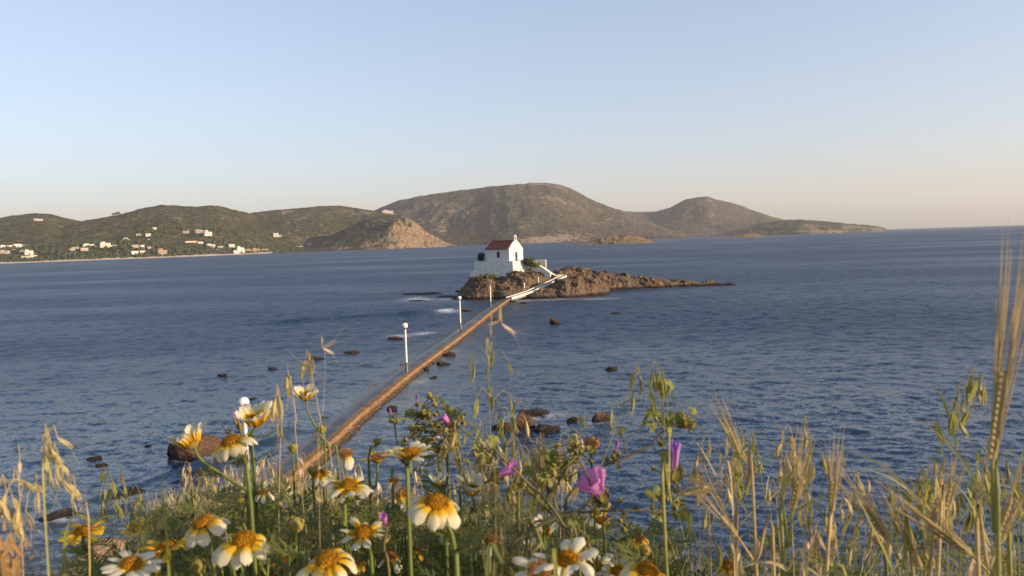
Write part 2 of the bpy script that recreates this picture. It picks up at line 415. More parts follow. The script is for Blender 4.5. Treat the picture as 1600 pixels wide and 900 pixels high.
# ================================================================== STRUCTURE
# ------------------------------------------------------------------ sea
crests = [([(395, 509), (480, 501), (560, 495), (640, 491), (722, 484)], 0.30, 1.6),
          ([(560, 553), (630, 537), (700, 519)], 0.14, 0.9),
          ([(560, 575), (600, 562), (650, 546)], 0.08, 0.6),
          ([(120, 790), (215, 757), (300, 727), (420, 690), (470, 660)], 0.13, 0.45),
          ([(60, 822), (170, 800), (280, 765)], 0.08, 0.35),
          ([(520, 470), (640, 466), (720, 462)], 0.22, 1.6)]
def seg_dist(X, Y, pts):
    best = np.full(X.shape, 1e9); tt = np.zeros(X.shape)
    n = len(pts) - 1
    for i in range(n):
        ax, ay = pts[i]; bx, by = pts[i + 1]; dx, dy = bx - ax, by - ay
        t = np.clip(((X - ax) * dx + (Y - ay) * dy) / (dx * dx + dy * dy), 0, 1)
        d = np.hypot(X - ax - t * dx, Y - ay - t * dy)
        m = d < best; best = np.where(m, d, best); tt = np.where(m, (i + t) / n, tt)
    return best, tt
# the causeway centre line on the water
cw_px = [(395, 790), (500, 701), (560, 646), (640, 582), (715, 527), (770, 484), (800, 463)]
CW = [P(a, c_, 0.35) for a, c_ in cw_px]
CW = [CW[0] + (CW[0] - CW[1]).normalized() * 11] + CW      # on to the shore below the bank
def make_sea():
    nr, nc = 640, 1000
    dep = np.radians(np.concatenate([np.linspace(38, 0.0485, nr)]))
    az = np.radians(np.linspace(-72, 72, nc))
    D = 11.0 / np.tan(dep)
    A, DD = np.meshgrid(az, D)
    X = DD * np.sin(A); Y = DD * np.cos(A)
    sp = np.maximum(np.abs(np.gradient(D)), D * (az[1] - az[0]))[:, None] * np.ones((1, nc))
    Z = np.zeros_like(X); lost = np.zeros_like(X); tot = 0
    r = np.random.default_rng(3)
    gustv = 0.65 + 0.7 * fbm(X / 60, Y / 45, 3)
    for i in range(46):
        lam = 0.45 * (8 / 0.45) ** ((i + r.random()) / 46)
        th = R(250) + r.normal(0, 0.55)           # travelling towards the shore at lower left
        kx, ky = math.cos(th), math.sin(th)
        slope = 0.0055 if lam > 2.2 else 0.021
        a = slope * lam / (2 * math.pi)
        fade = ss(2.2, 3.6, lam / sp)
        ph = r.random() * 6.28
        warp = 0.8 * lam * fbm(X / (lam * 5), Y / (lam * 5), 2)
        s = np.sin(2 * math.pi * (X * kx + Y * ky + warp) / lam + ph)
        Z += a * fade * (s + 0.25 * s * np.abs(s)) * gustv; lost += (1 - fade) * slope ** 2; tot += slope ** 2
    far_ = np.sqrt(lost / tot)
    # lee of the causeway: shallow, calmer
    cwx = [(p.x, p.y) for p in CW]
    dcw, _ = seg_dist(X, Y, cwx)
    calm_ = 0.5 + 0.5 * ss(1.0, 9, dcw)
    Z *= 0.35 + 0.65 * ss(0.8, 7, dcw)
    foam_ = np.zeros_like(X)
    for pts, hgt, wid in crests:
        q = [(p.x, p.y) for p in (P(a, c_) for a, c_ in pts)]
        wob = (fbm(X / 6, Y / 6, 3) - 0.5) * wid * 2.2
        d, t = seg_dist(X, Y, q)
        env = ss(0, 0.12, t) * (1 - ss(0.93, 1.0, t))
        # steeper towards the viewer
        Z += 1.5 * hgt * env * np.exp(-((d + wob * 0.5) / wid) ** 2) * (0.6 + 0.8 * vn(X / 4, Y / 4))
    for (a, c_, rx, ry, st) in [(655, 468, 20, 1.6, 1), (700, 487, 17, 1.8, 1), (625, 525, 14, 2.2, 1), (662, 521, 16, 2.0, 0.9), (700, 467, 14, 1.2, .7),
                                (725, 464, 14, 1.5, .8), (835, 650, 42, 5, 0.75), (935, 660, 20, 3, 0.5), (770, 486, 8, 2, .5), (650, 596, 22, 4, 0.35), (930, 467, 30, 1.5, .5), (700, 549, 12, 3, .4),
                                (1000, 450.5, 60, 1.0, .4), (210, 775, 30, 2, .3), (305, 720, 30, 3, .5), (90, 815, 40, 3, .5), (855, 468, 50, 1.6, .5), (845, 668, 40, 3, .5)]:
        cc = P(a, c_); ex = P(a + rx, c_); ey = P(a, c_ + ry)
        lx = (ex - cc).length; ly = (ey - cc).length
        e = ((X - cc.x) / lx) ** 2 + ((Y - cc.y) / ly) ** 2
        foam_ = np.maximum(foam_, st * np.exp(-e))
    sh = 0.8 * np.exp(-(dcw / 3.5) ** 2)
    isl, _ = seg_dist(X, Y, [(-8, 140), (14, 138)])
    sh = np.maximum(sh, 0.7 * np.exp(-(isl / 6) ** 2))
    shl = ss(40, 26, np.hypot(X * 0.8, Y)) * ss(6, -14, X)
    sh = np.maximum(sh, 0.75 * shl)
    sh = np.clip(sh * (0.6 + 0.8 * fbm(X / 5, Y / 5, 3)), 0, 1)
    me = grid_mesh('sea', X, Y, Z, M_WATER, {'far': far_, 'calm': calm_, 'foam': foam_, 'shallow': sh})
    # face order gives downward normals in this layout: flip if needed
    if me.polygons[0].normal.z < 0: me.flip_normals()
    tag(link('sea', me), 'blue sea with small wind ripples stretching to the horizon', 'sea', kind='structure')
make_sea()

# ------------------------------------------------------------------ hills
HILLS = {}
def hill(key, sky_pts, shore, depth, mat, label, amp=0.07, rocks=(), x0=None, x1=None, rocky=0.0, conv=0.9, nscale=260.0, cliff=()):
    xs = np.array([p[0] for p in sky_pts], float); ys = np.array([p[1] for p in sky_pts], float)
    x0 = x0 if x0 is not None else xs[0]; x1 = x1 if x1 is not None else xs[-1]
    px = np.arange(x0, x1 + 0.1, 1.0)
    # smooth interpolation of the skyline
    py = np.interp(px, xs, ys); kk = np.ones(9) / 9
    pp = np.pad(py, 4, mode='edge'); py = np.convolve(pp, kk, 'valid')
    py = py + (fbm(px / 9, px * 0 + 3.3, 4) - 0.5) * 2.2
    Ds = np.interp(px, [p[0] for p in shore], [p[1] for p in shore])
    Ds = np.convolve(np.pad(Ds, 30, mode='edge'), np.ones(61) / 61, 'valid')
    Dp = np.interp(px, [p[0] for p in shore], [p[2] if len(p) > 2 else depth for p in shore])
    dx = np.zeros(len(px)); dy = np.zeros(len(px)); sl_ = np.zeros(len(px))
    for i in range(len(px)):
        r = ray(px[i], py[i]); h = math.hypot(r.x, r.y); dx[i] = r.x / h; dy[i] = r.y / h; sl_[i] = r.z / h
    # rays of the columns are taken at the skyline; good enough below it
    nf, nb = 90, 16
    t = np.concatenate([np.linspace(-0.02, 1, nf), np.linspace(1.04, 1.9, nb)])
    T, PX = np.meshgrid(t, px, indexing='ij')
    D = Ds[None] + Dp[None] * T
    X = D * dx[None]; Y = D * dy[None]
    zr = np.maximum(11.0 + (Ds + Dp) * sl_, 0.0)[None]
    prof = np.where(T <= 1, np.clip(T, 0, 1) ** conv, 1 - ss(1.0, 1.9, T))
    rel = fbm(X / nscale, Y / nscale, 6, 0.55) - 0.5
    rel2 = 0.5 - np.abs(fbm(X / (nscale * 0.6) + 7, Y / (nscale * 1.4) + 3, 5) - 0.5) * 3
    env = np.sin(np.clip(T, 0, 1) * math.pi) ** 0.7 * (T <= 1) + 0.0
    Z = zr * prof + zr * env * (amp * 2.2 * rel + amp * 1.2 * rel2)
    Z += (fbm(X / 25, Y / 25, 4) - 0.5) * 4.0 * np.clip(T * 4, 0, 1) * np.clip(zr / 20, 0, 1)
    for (cx, ct, rx, rt, gain) in cliff:
        Z += gain * zr * np.exp(-((PX - cx) / rx) ** 2 - ((T - ct) / rt) ** 2) * (1.6 * (fbm(X / 30, Y / 30, 5, .65)) - .2)
    Z = np.where(T < 0, -3.0, np.maximum(Z, 0.3 * (zr > 0)))
    Z = np.where(T < 0.0, -3.0, Z); Z = np.where(zr <= 0.5, -3.0, Z)
    # never poke above the traced skyline
    lim = 11 + D * sl_[None]
    Z = np.where(T < 1, np.minimum(Z, lim - 0.2), Z)
    rk = np.full(X.shape, rocky + .14) + 0.5 * (fbm(X / 70 + 3, Y / 110, 4) - 0.5)
    for (cx, ct, rx, rt, gain) in rocks:
        rk += gain * np.exp(-((PX - cx) / rx) ** 2 - ((T - ct) / rt) ** 2)
    rk = np.clip(rk, 0, 1)
    me = grid_mesh('hill', X, Y, Z, mat, {'rock': rk})
    if me.polygons[len(me.polygons) // 3].normal.z < 0: me.flip_normals()
    tag(link('hill', me), label, 'hill', kind='structure')
    HILLS[key] = (px, X[:nf], Y[:nf], Z[:nf])

hill('far', [(395, 334), (410, 329), (435, 330), (470, 334)], [(395, 5200), (470, 5200)], 600, M_HILL_D, 'faint far hilltop showing between the left hills', 0.05)
hill('E', [(880, 340), (930, 325), (980, 331), (1020, 331), (1045, 325), (1070, 312), (1090, 308), (1105, 306.5), (1118, 311), (1140, 316), (1160, 322), (1180, 330), (1215, 341), (1260, 350), (1310, 360)],
     [(880, 3600), (1310, 3600)], 900, M_HILL_D, 'conical brown hill with pale outcrops right of the big hill', 0.10,
     [(1100, .8, 16, .1, .30), (1130, .5, 25, .05, .22), (1140, .7, 10, .06, .3), (1020, .05, 60, .03, .4), (1180, .04, 60, .03, .4)], conv=1.0, nscale=420)
hill('F', [(1170, 352), (1200, 347), (1230, 343), (1262, 343.5), (1290, 345.5), (1320, 349), (1350, 351), (1375, 354), (1386, 358), (1390, 361)],
     [(1170, 3300), (1270, 3100), (1390, 3300)], 350, M_HILL_C, 'low rocky promontory tapering out at the right end of the coast', 0.10,
     [(1265, .35, 10, .3, .45), (1325, .4, 14, .3, .5), (1350, .3, 20, .3, .3), (1375, .3, 12, .3, .5), (1280, .05, 90, .05, .45)], rocky=0.08, conv=0.6, nscale=150)
hill('D', [(545, 352), (565, 338), (590, 326), (620, 314), (650, 307), (680, 303), (710, 298), (740, 295), (770, 291), (800, 288), (830, 285.5), (855, 286), (875, 289), (895, 296), (915, 307), (940, 318), (970, 328), (1000, 340), (1040, 356), (1070, 369)],
     [(545, 2900), (730, 2700), (800, 2500), (1070, 2700)], 1000, M_HILL_D, 'broad brown hill rising behind the chapel', 0.13,
     [(840, .93, 35, .05, .5), (870, .55, 30, .08, .30), (690, .4, 50, .25, .20), (800, .03, 60, .03, .5), (860, .04, 40, .035, .75), (920, .10, 40, .06, .25), (930, .35, 18, .05, .3)], conv=0.95, nscale=430)
hill('A', [(-60, 350), (-20, 343), (0, 340), (25, 336), (55, 333), (75, 334), (100, 340), (125, 345), (160, 352), (220, 365), (260, 385)],
     [(-60, 1550), (260, 1900)], 900, M_HILL_A, 'low olive hill at the left edge behind the village', 0.10, [(55, .75, 8, .04, .5)], conv=0.9)
hill('C', [(330, 352), (360, 342), (395, 332), (420, 329), (440, 327), (465, 325), (490, 323), (520, 321), (545, 323), (560, 326), (585, 330), (610, 331), (630, 337), (655, 352), (680, 372)],
     [(330, 1900), (430, 2050), (680, 2300)], 560, M_HILL_C, 'grey green hill between the village and the cliffs', 0.12,
     [(560, .86, 24, .06, .45), (610, .93, 20, .06, .6), (450, .8, 12, .05, .35)], conv=0.95, nscale=220)
hill('B', [(60, 372), (100, 354), (125, 346), (150, 341), (180, 337), (205, 330), (225, 324), (245, 320.5), (270, 320), (290, 322), (310, 322), (330, 321), (345, 322.5), (365, 327), (390, 334), (420, 345), (460, 368), (490, 385)],
     [(60, 1650), (330, 1700), (420, 1850), (490, 1950)], 620, M_HILL_A, 'olive green hill above the white village', 0.13, [(260, .7, 50, .1, .08)], conv=1.15, nscale=260)
hill('G', [(-60, 388), (0, 387), (60, 384), (130, 380), (200, 376), (280, 374), (340, 374), (380, 380), (430, 389)],
     [(-60, 1480), (0, 1500), (160, 1530), (320, 1600), (430, 1800)], 260, M_HILL_A, 'low green coastal slope with the village houses', 0.08, [(20, .4, 30, .15, .3), (250, .02, 200, .03, .6)], conv=0.8, nscale=120)
hill('H', [(468, 389), (490, 381), (520, 366), (545, 354), (570, 343), (595, 337), (615, 335.5), (630, 338), (645, 344), (655, 352), (665, 362), (680, 369), (695, 376), (712, 381), (722, 386)],
     [(468, 1950), (600, 1850), (722, 2050)], 260, M_HILL_C, 'headland with orange lit rocky cliffs above the sea', 0.10,
     [(655, .3, 32, .5, .62), (630, .75, 25, .15, .5), (690, .3, 22, .5, .6), (610, .12, 26, .14, .65), (570, .07, 20, .10, .4), (530, .04, 20, .06, .4), (515, .6, 22, .12, .25)], conv=0.75, nscale=110,
     cliff=((650, .3, 30, .3, .40), (680, .3, 20, .4, .5), (615, .2, 20, .2, .35), (636, .55, 16, .3, .3)))

def hill_point(key, px_, py_):
    px, X, Y, Z = HILLS[key]
    i = int(np.clip(round(px_ - px[0]), 0, len(px) - 1))
    prev = None
    for j in range(1, X.shape[0]):
        p = (X[j, i], Y[j, i], Z[j, i]); y = proj(p)[1]
        if y <= py_: return Vector(p)
    return Vector((X[-1, i], Y[-1, i], Z[-1, i]))

# shore sand of the village beach
def strip(name, pts, wid, z0, z1, mat, label):
    mb = MB(); L = [Vector(p) for p in pts]; n = len(L); vs = []
    for i, p in enumerate(L):
        q = Vector((p.x, p.y, 0)).normalized()
        vs += [(p.x - q.x * wid[i] * .5, p.y - q.y * wid[i] * .5, z0), (p.x, p.y, (z0 + z1) / 2 + .3), (p.x + q.x * wid[i] * .5, p.y + q.y * wid[i] * .5, z1)]
    fs = []
    for i in range(n - 1):
        a = i * 3; fs += [(a, a + 3, a + 4, a + 1), (a + 1, a + 4, a + 5, a + 2)]
    mb.add(vs, fs); o = mb.build(name, mat, smooth=True); tag(o, label, 'beach', kind='structure')
pts = []; wd = []
for i in range(0, 60):
    a = -40 + i * 7.9
    q = ray(a, 400); h = math.hypot(q.x, q.y); D_ = np.interp(a, [-60, 0, 160, 320, 430], [1480, 1500, 1530, 1600, 1800]) + 2
    pts.append((q.x / h * D_, q.y / h * D_, 0)); wd.append(22 + 26 * math.exp(-((a - 385) / 35) ** 2) + 16 * math.exp(-((a - 40) / 25) ** 2) + 5 * math.sin(a * .3))
strip('beach', pts, wd, -0.6, 3.4, M_SAND, 'thin pale beach along the far village shore')

# small islets in front of the far coast
def far_islet(px0, px1, top, base, D_, label, seed):
    n1, n2 = 150, 26
    U, V = np.meshgrid(np.linspace(0, 1, n1), np.linspace(-1, 1, n2), indexing='ij')
    a = P(px0, base); q0 = ray(px0, base); q1 = ray(px1, base)
    h0 = math.hypot(q0.x, q0.y); h1 = math.hypot(q1.x, q1.y)
    ax, ay = q0.x / h0 * D_, q0.y / h0 * D_; bx, by = q1.x / h1 * D_, q1.y / h1 * D_
    Lm = math.hypot(bx - ax, by - ay); hw = Lm * 0.16
    zt = np.interp(U, [t[0] for t in top], [t[1] for t in top])
    X = ax + (bx - ax) * U; Y = ay + (by - ay) * U + V * hw * (0.3 + 0.7 * np.sin(U * math.pi))
    Z = zt * (1 - np.abs(V) ** 2.2) + (fbm(X / 14 + seed, Y / 14, 5) - 0.5) * 0.5 * zt * 1.3
    Z += (fbm(X / 5 + seed, Y / 5, 3) - 0.5) * 2.5 * (zt > 1)
    Z = np.where(np.abs(V) > 0.97, -2, Z); Z = np.where((U < 0.004) | (U > .996), -2, Z)
    me = grid_mesh('islet', X, Y, Z, M_FARROCK, {'rock': np.clip(0.55 + 0.5 * fbm(X / 20, Y / 20, 3), 0, 1)})
    if me.polygons[len(me.polygons) // 2].normal.z < 0: me.flip_normals()
    tag(link('islet', me), label, 'islet', kind='structure')
far_islet(884, 1034, [(0, .6), (.12, 1.5), (.3, 7), (.5, 13), (.62, 16), (.75, 12), (.87, 6), (.93, 1.5), (1, .5)], 383, 1250, 'low orange rock islet beyond the right side of the chapel islet', 1)
far_islet(1112, 1192, [(0, .8), (.3, 2.5), (.5, 6), (.7, 10), (.85, 11), (1, 3)], 373, 2000, 'tiny flat rock islet off the conical hill', 5)
far_islet(1195, 1218, [(0, .3), (.5, 1.0), (1, .3)], 371, 2050, 'sliver of reef barely above the water right of the tiny islet', 8)

# ------------------------------------------------------------------ chapel islet
def AT(px_, D_, z=0):                     # plan position on the azimuth of px at plan distance D
    r = ray(px_, 430); h = math.hypot(r.x, r.y); return Vector((r.x / h * D_, r.y / h * D_, z))
ELL = [(768, 150.5, 6.8, 11.0, 3.7, 5.0), (800, 148, 8.0, 10.0, 3.6, 3.5), (824, 149, 8.5, 11.0, 4.5, 3), (862, 152, 8.0, 12.0, 4.3, 2.6), (902, 147, 6.6, 9.0, 3.4, 2.6), (880, 142, 5.5, 5.6, 3.0, 3.0), (848, 140, 6.0, 5.0, 1.8, 2.6),
       (900, 159, 10, 8, 4.5, 2.4), (948, 161, 10, 7, 3.2, 2.4), (1000, 162, 10, 5.5, 2.2, 2.4), (1046, 163, 9, 4, 1.3, 2.4), (1092, 163.5, 8, 2.6, .75, 2.4), (1130, 163.5, 5, 1.6, .45, 2.4), (930, 147, 3.5, 2.6, 0.9, 2.5), (750, 147, 5.0, 7.5, 2.6, 4)]
def islet_h(X, Y):
    H = np.full(X.shape, -1.2)
    for (a, D_, rx, ry, z, pw) in ELL:
        c_ = AT(a, D_)
        e = np.sqrt(((X - c_.x) / rx) ** 2 + ((Y - c_.y) / ry) ** 2)
        e = np.maximum(e + (fbm(X / 4 + z, Y / 4, 4) - 0.5) * 0.35, 0)
        H = np.maximum(H, (z + 1.2) * (1 - e ** pw) - 1.2)
    return H
x = np.arange(-16, 60, 0.18); y = np.arange(130, 176, 0.18)
Y_, X_ = np.meshgrid(y, x, indexing='ij')
H0 = islet_h(X_, Y_)
n_big = fbm(X_ / 3.0, Y_ / 3.0, 5, 0.6); rid = 1 - np.abs(fbm(X_ / 1.7 + 9, Y_ / 1.7 + 4, 5, 0.65) - 0.5) * 5
Z_ = H0 + ((n_big - 0.5) * 2.2 + rid * 0.6 - 0.35) * np.clip((H0 + 0.1) / 3.4, 0.10 * (H0 > -1.1), 1)
# strata steps
Z_ = Z_ + 0.22 * np.sin((Z_ + 0.25 * X_ + n_big * 2) * 5.0) * np.clip(H0 + 0.6, 0, 1)
Z_ = np.maximum(Z_, -1.2)
path_pts = [P(795, 465.5, 0.5), AT(826, 139.5, 1.25), AT(852, 143.3, 2.35), AT(881, 147.5, 3.65)]
TERR_C = AT(783, 151.5)
dpath, tpath = seg_dist(X_, Y_, [(p.x, p.y) for p in path_pts])
zpath = np.interp(tpath, [0, 1 / 3, 2 / 3, 1], [0.2, 1.0, 2.1, 3.4])
wgt = 1 - ss(0.9, 2.2, dpath)
Z_ = Z_ * (1 - wgt) + np.minimum(Z_, zpath) * wgt + 0.0
Z_ = np.where((dpath < 1.6), np.maximum(Z_, zpath - 0.5 - 0.8 * dpath), Z_)
dx_ = (fbm(X_ / 1.6, Y_ / 1.6 + Z_ / 1.2, 4) - .5) * 1.7 * np.clip((H0 + .5) / 3, .25, 1); dy_ = (fbm(X_ / 1.6 + 31, Y_ / 1.6 - Z_ / 1.2, 4) - .5) * 1.7 * np.clip((H0 + .5) / 3, .25, 1)
me = grid_mesh('chapel_islet', X_ + dx_ * (Z_ > -1), Y_ + dy_ * (Z_ > -1), Z_, M_ROCK, smooth=False, keep=Z_ > -1.0)
if me.polygons[len(me.polygons) // 2].normal.z < 0: me.flip_normals()
tag(link('chapel_islet', me), 'brown rocky islet carrying the white chapel with a long tail of rock', 'islet', kind='structure')
def islet_z(px_, py_):                    # world point of the islet surface seen at a pixel
    r = ray(px_, py_)
    for k in range(0, 700):
        d = 125 + k * 0.07; p = CAM + r * d
        i = int((p.y - 130) / 0.18); j = int((p.x + 16) / 0.18)
        if 0 <= i < len(y) and 0 <= j < len(x) and Z_[i, j] >= p.z: return p
    return P(px_, py_)

# ------------------------------------------------------------------ foreground land
def G(x, y):
    x = np.asarray(x, float); y = np.asarray(y, float)
    z = np.where(y > 0, 10.05 - 0.50 * y, 10.05 - 0.06 * y)
    z = z + 1.43 * np.exp(-((x + 2.45) / 0.6) ** 2 - ((y - 4.3) / 0.8) ** 2)
    z = z + (fbm(x * 1.3 + 50, y * 1.3 + 50, 4) - 0.5) * 0.18
    z = z - 0.02 * np.maximum(np.abs(x) - 25, 0) ** 1.3
    return np.maximum(z, -2.5)
xx = np.concatenate([np.arange(-70, -8, 1.0), np.arange(-8, 8, 0.12), np.arange(8, 71, 1.0)]); yy = np.concatenate([np.arange(-60, -2, 1.5), np.arange(-2, 8, 0.12), np.arange(8, 30, 0.4)])
Yg, Xg = np.meshgrid(yy, xx, indexing='ij'); Zg = G(Xg, Yg)
Zg = Zg + (fbm(Xg / 2, Yg / 2, 4) - .5) * 0.8 * ss(7, 12, Yg)
me = grid_mesh('clifftop_ground', Xg, Yg, Zg, M_DIRT)
if me.polygons[0].normal.z < 0: me.flip_normals()
tag(link('clifftop_ground', me), 'dry earth bank falling towards the sea under the flowers', 'ground', kind='structure')

# ------------------------------------------------------------------ causeway
def sweep(line, prof, mat, name, jitter=0.0, step=1.0, zs=None):
    """profile (offset to the right, z) swept along a plan polyline"""
    P_ = []; 
    for i in range(len(line) - 1):
        a, b_ = line[i], line[i + 1]; n = max(1, int((b_ - a).length / step))
        P_ += [a.lerp(b_, k / n) for k in range(n)]
    P_.append(line[-1]); mb = MB(); m = len(prof); vs = []
    for i, p in enumerate(P_):
        t = P_[min(i + 2, len(P_) - 1)] - P_[max(i - 2, 0)]; t.z = 0; t.normalize(); rt = Vector((t.y, -t.x, 0))
        for j, (o_, z_) in enumerate(prof):
            jj = jitter * (1.0 if (j >= 5 or len(prof) < 9) else 0.12); ja = jj * (vn(i * 0.55 + j * 9, j * 3.1) - 0.5) + jj * .6 * (vn(i * 1.9 + j * 9, j * 3.1) - 0.5)
            jb = jj * 0.6 * (vn(i * 0.71 + j * 5, 40 + j * 3.1) - 0.5)
            q = p + rt * (o_ + ja); vs.append((q.x, q.y, (p.z if zs else 0) + z_ + jb))
    fs = []
    for i in range(len(P_) - 1):
        for j in range(m - 1):
            fs.append((i * m + j, i * m + j + 1, (i + 1) * m + j + 1, (i + 1) * m + j))
    fs.append(tuple(range(m))[::-1]); fs.append(tuple((len(P_) - 1) * m + j for j in range(m)))
    mb.add(vs, fs); return mb
cwl = [Vector((p.x, p.y, 0)) for p in CW]
cw_root = empty('causeway', cwl[2]); tag(cw_root, 'long narrow concrete causeway crossing the shallow water to the chapel islet', 'causeway')
o_ = cwl[2]
mb = sweep(cwl, [(-0.24, -0.8), (-0.235, 0.36), (-0.22, 0.39), (0.20, 0.39), (0.23, 0.36), (0.28, 0.22), (0.34, 0.16), (0.56, 0.12), (0.66, 0.0), (0.8, -0.8)], M_WALLC, 'w', 0.20, 0.22)
mb.build('side_wall', M_WALLC, cw_root, origin=o_)
mb = sweep(cwl, [(-1.65, -0.8), (-1.6, 0.13), (-1.54, 0.17), (-0.245, 0.15), (-0.245, -0.8)], M_WETC, 'w', 0.04, 0.7)
ww = mb.build('walkway', M_WETC, cw_root, origin=o_); ww['label'] = 'wet grey walkway slab awash beside the wall'

# ================================================================== CHAPEL
TH = R(40)
corner = W(796, 408, 149.0 * math.cos(PITCH)); FZ = corner.z
chap = empty('chapel', (corner.x, corner.y, FZ), math.atan2(math.sin(TH), -math.cos(TH)) + math.pi)  # local -x runs to the back, +y along the front
# local frame: +X = front normal, +Y = along the front to the right/back
L_, Wd, He, Hr = 6.3, 4.4, 2.5, 4.05
ang = -TH                                 # front normal (cos40,-sin40)
chap.rotation_euler = (0, 0, ang)
tag(chap, 'small white chapel with red tiled roof and bellcote on the rocky islet', 'chapel')
mb = MB()
def wall_panel(mb, p0, p1, z0, z1, hole, th, mi=0):
    """vertical wall from p0 to p1 (plan), thickness inward th (Vector), with one rectangular hole (a,b,za,zb) along it"""
    p0 = Vector((*p0, 0)); p1 = Vector((*p1, 0)); d = p1 - p0; L = d.length; d.normalize(); inn = Vector((*th, 0))
    xs = [0, hole[0], hole[1], L]; zs = [z0, hole[2], hole[3], z1]
    for side in (0, 1):
        off = inn * side
        for i in range(3):
            for j in range(3):
                if i == 1 and j == 1: continue
                if xs[i + 1] - xs[i] < 1e-6 or zs[j + 1] - zs[j] < 1e-6: continue
                q = [p0 + d * xs[i] + off, p0 + d * xs[i + 1] + off, p0 + d * xs[i + 1] + off, p0 + d * xs[i] + off]
                for kk, zz in zip(range(4), (zs[j], zs[j], zs[j + 1], zs[j + 1])): q[kk] = Vector((q[kk].x, q[kk].y, zz))
                mb.add(q, [(0, 1, 2, 3) if side == 0 else (3, 2, 1, 0)], mi)
    a = p0 + d * hole[0]; c = p0 + d * hole[1]
    for (u, v_, zA, zB) in ((a, a, hole[2], hole[3]), (c, c, hole[2], hole[3])):
        mb.add([(u.x, u.y, zA), (u.x + inn.x, u.y + inn.y, zA), (u.x + inn.x, u.y + inn.y, zB), (u.x, u.y, zB)], [(0, 1, 2, 3)], mi)
    for zz in (hole[2], hole[3]):
        mb.add([(a.x, a.y, zz), (c.x, c.y, zz), (c.x + inn.x, c.y + inn.y, zz), (a.x + inn.x, a.y + inn.y, zz)], [(0, 1, 2, 3)], mi)
# side wall facing the camera runs from (0,0) to (-L,0); window
wx = L_ * (796 - 778.5) / 37.0
wall_panel(mb, (-L_, 0), (-0.35, 0), 0, He, (L_ - wx - 0.42, L_ - wx + 0.42, 0.75, 1.95), (0, 0.35))
wall_panel(mb, (-L_, Wd), (-0.35, Wd), 0, He, (L_ - wx - 0.4, L_ - wx + 0.4, 0.75, 1.95), (0, -0.35))
# back gable
mb.add([(-L_, 0, 0), (-L_, Wd, 0), (-L_, Wd, He), (-L_, Wd / 2, Hr - 0.05), (-L_, 0, He)], [(0, 4, 3, 2, 1)])
mb.build('wall', M_WHITE, chap)
# front facade slab with curved gable, door hole
fac = MB()
dw, dh = 0.45, 1.75
topc = []
for k in range(0, 25):
    yv = Wd * k / 24; s = abs(yv - Wd / 2) / (Wd / 2)
    zt = 2.62 + (4.15 - 2.62) * max(0.0, 1 - (s / .9) ** 1.7) if s < 0.9 else 2.62
    topc.append((yv, zt))
for xo, rev in ((0.0, False), (-0.35, True)):
    for k in range(24):
        y0_, z0_ = topc[k]; y1_, z1_ = topc[k + 1]
        ym = (y0_ + y1_) / 2; zb = dh if abs(ym - Wd / 2) < dw else 0
        q = [(xo, y0_, zb), (xo, y1_, zb), (xo, y1_, z1_), (xo, y0_, z0_)]
        fac.add(q, [(0, 1, 2, 3) if not rev else (3, 2, 1, 0)])
for k in range(24):
    fac.add([(0, *topc[k]), (0, *topc[k + 1]), (-0.35, *topc[k + 1]), (-0.35, *topc[k])], [(0, 1, 2, 3)])
for yv in (0, Wd):
    fac.add([(0, yv, 0), (-0.35, yv, 0), (-0.35, yv, 2.62), (0, yv, 2.62)], [(0, 1, 2, 3) if yv == 0 else (3, 2, 1, 0)])
d0, d1 = Wd / 2 - Wd / 24 * 2, Wd / 2 + Wd / 24 * 2
d0, d1 = [topc[k][0] for k in range(25) if abs(topc[k][0] - Wd / 2) < dw + 0.01][0], [topc[k][0] for k in range(25) if abs(topc[k][0] - Wd / 2) < dw + 0.01][-1]
d0 = min(topc[k][0] for k in range(24) if abs((topc[k][0] + topc[k + 1][0]) / 2 - Wd / 2) < dw); d1 = Wd - d0
for yv in (d0, d1): fac.add([(0, yv, 0), (-0.35, yv, 0), (-0.35, yv, dh), (0, yv, dh)], [(0, 1, 2, 3)])
fac.add([(0, d0, dh), (0, d1, dh), (-0.35, d1, dh), (-0.35, d0, dh)], [(0, 1, 2, 3)])
fac.build('facade', M_WHITE, chap)
mb = MB(); mb.box((-0.20, Wd / 2, dh / 2), (0.06, d1 - d0 - 0.01, dh - 0.01)); door = mb.build('door', M_BLUE, chap)
mb = MB(); mb.tube([(-0.16, d1 - 0.16, 0.9), (-0.09, d1 - 0.16, 0.92), (-0.16, d1 - 0.16, 0.99)], 0.015, 6); mb.build('handle', M_METAL, door)
mb = MB()
for (yy0, yy1, z0_, z1_) in ((d0 - .12, d0 - .005, 0, dh + .12), (d1 + .005, d1 + .12, 0, dh + .12), (d0 - .005, d1 + .005, dh + .005, dh + .12)):
    mb.box((0.02, (yy0 + yy1) / 2, (z0_ + z1_) / 2), (0.05, yy1 - yy0, z1_ - z0_))
mb.build('door_frame', M_WHITE, door)
for yv in (0, Wd):
    s = -1 if yv == 0 else 1
    mb = MB(); yc = yv - s * 0.16
    mb.box((-wx, yc, 1.35), (0.80, 0.04, 1.17)); wn = mb.build('window', M_GLASSD, chap)
    mb = MB(); yf = yv - s * 0.12
    for cx_, cz_, sx_, sz_ in ((-wx - .38, 1.35, .07, 1.18), (-wx + .38, 1.35, .07, 1.18), (-wx, 1.92, .70, .07), (-wx, .78, .70, .07), (-wx, 1.35, .05, 1.06)):
        mb.box((cx_, yf, cz_), (sx_, .05, sz_))
    mb.build('window_frame', M_BLUE, wn)
    mb = MB(); mb.box((-wx, yv + s * 0.04, 0.71), (1.0, 0.14, 0.07)); mb.build('sill', M_WHITE, wn)
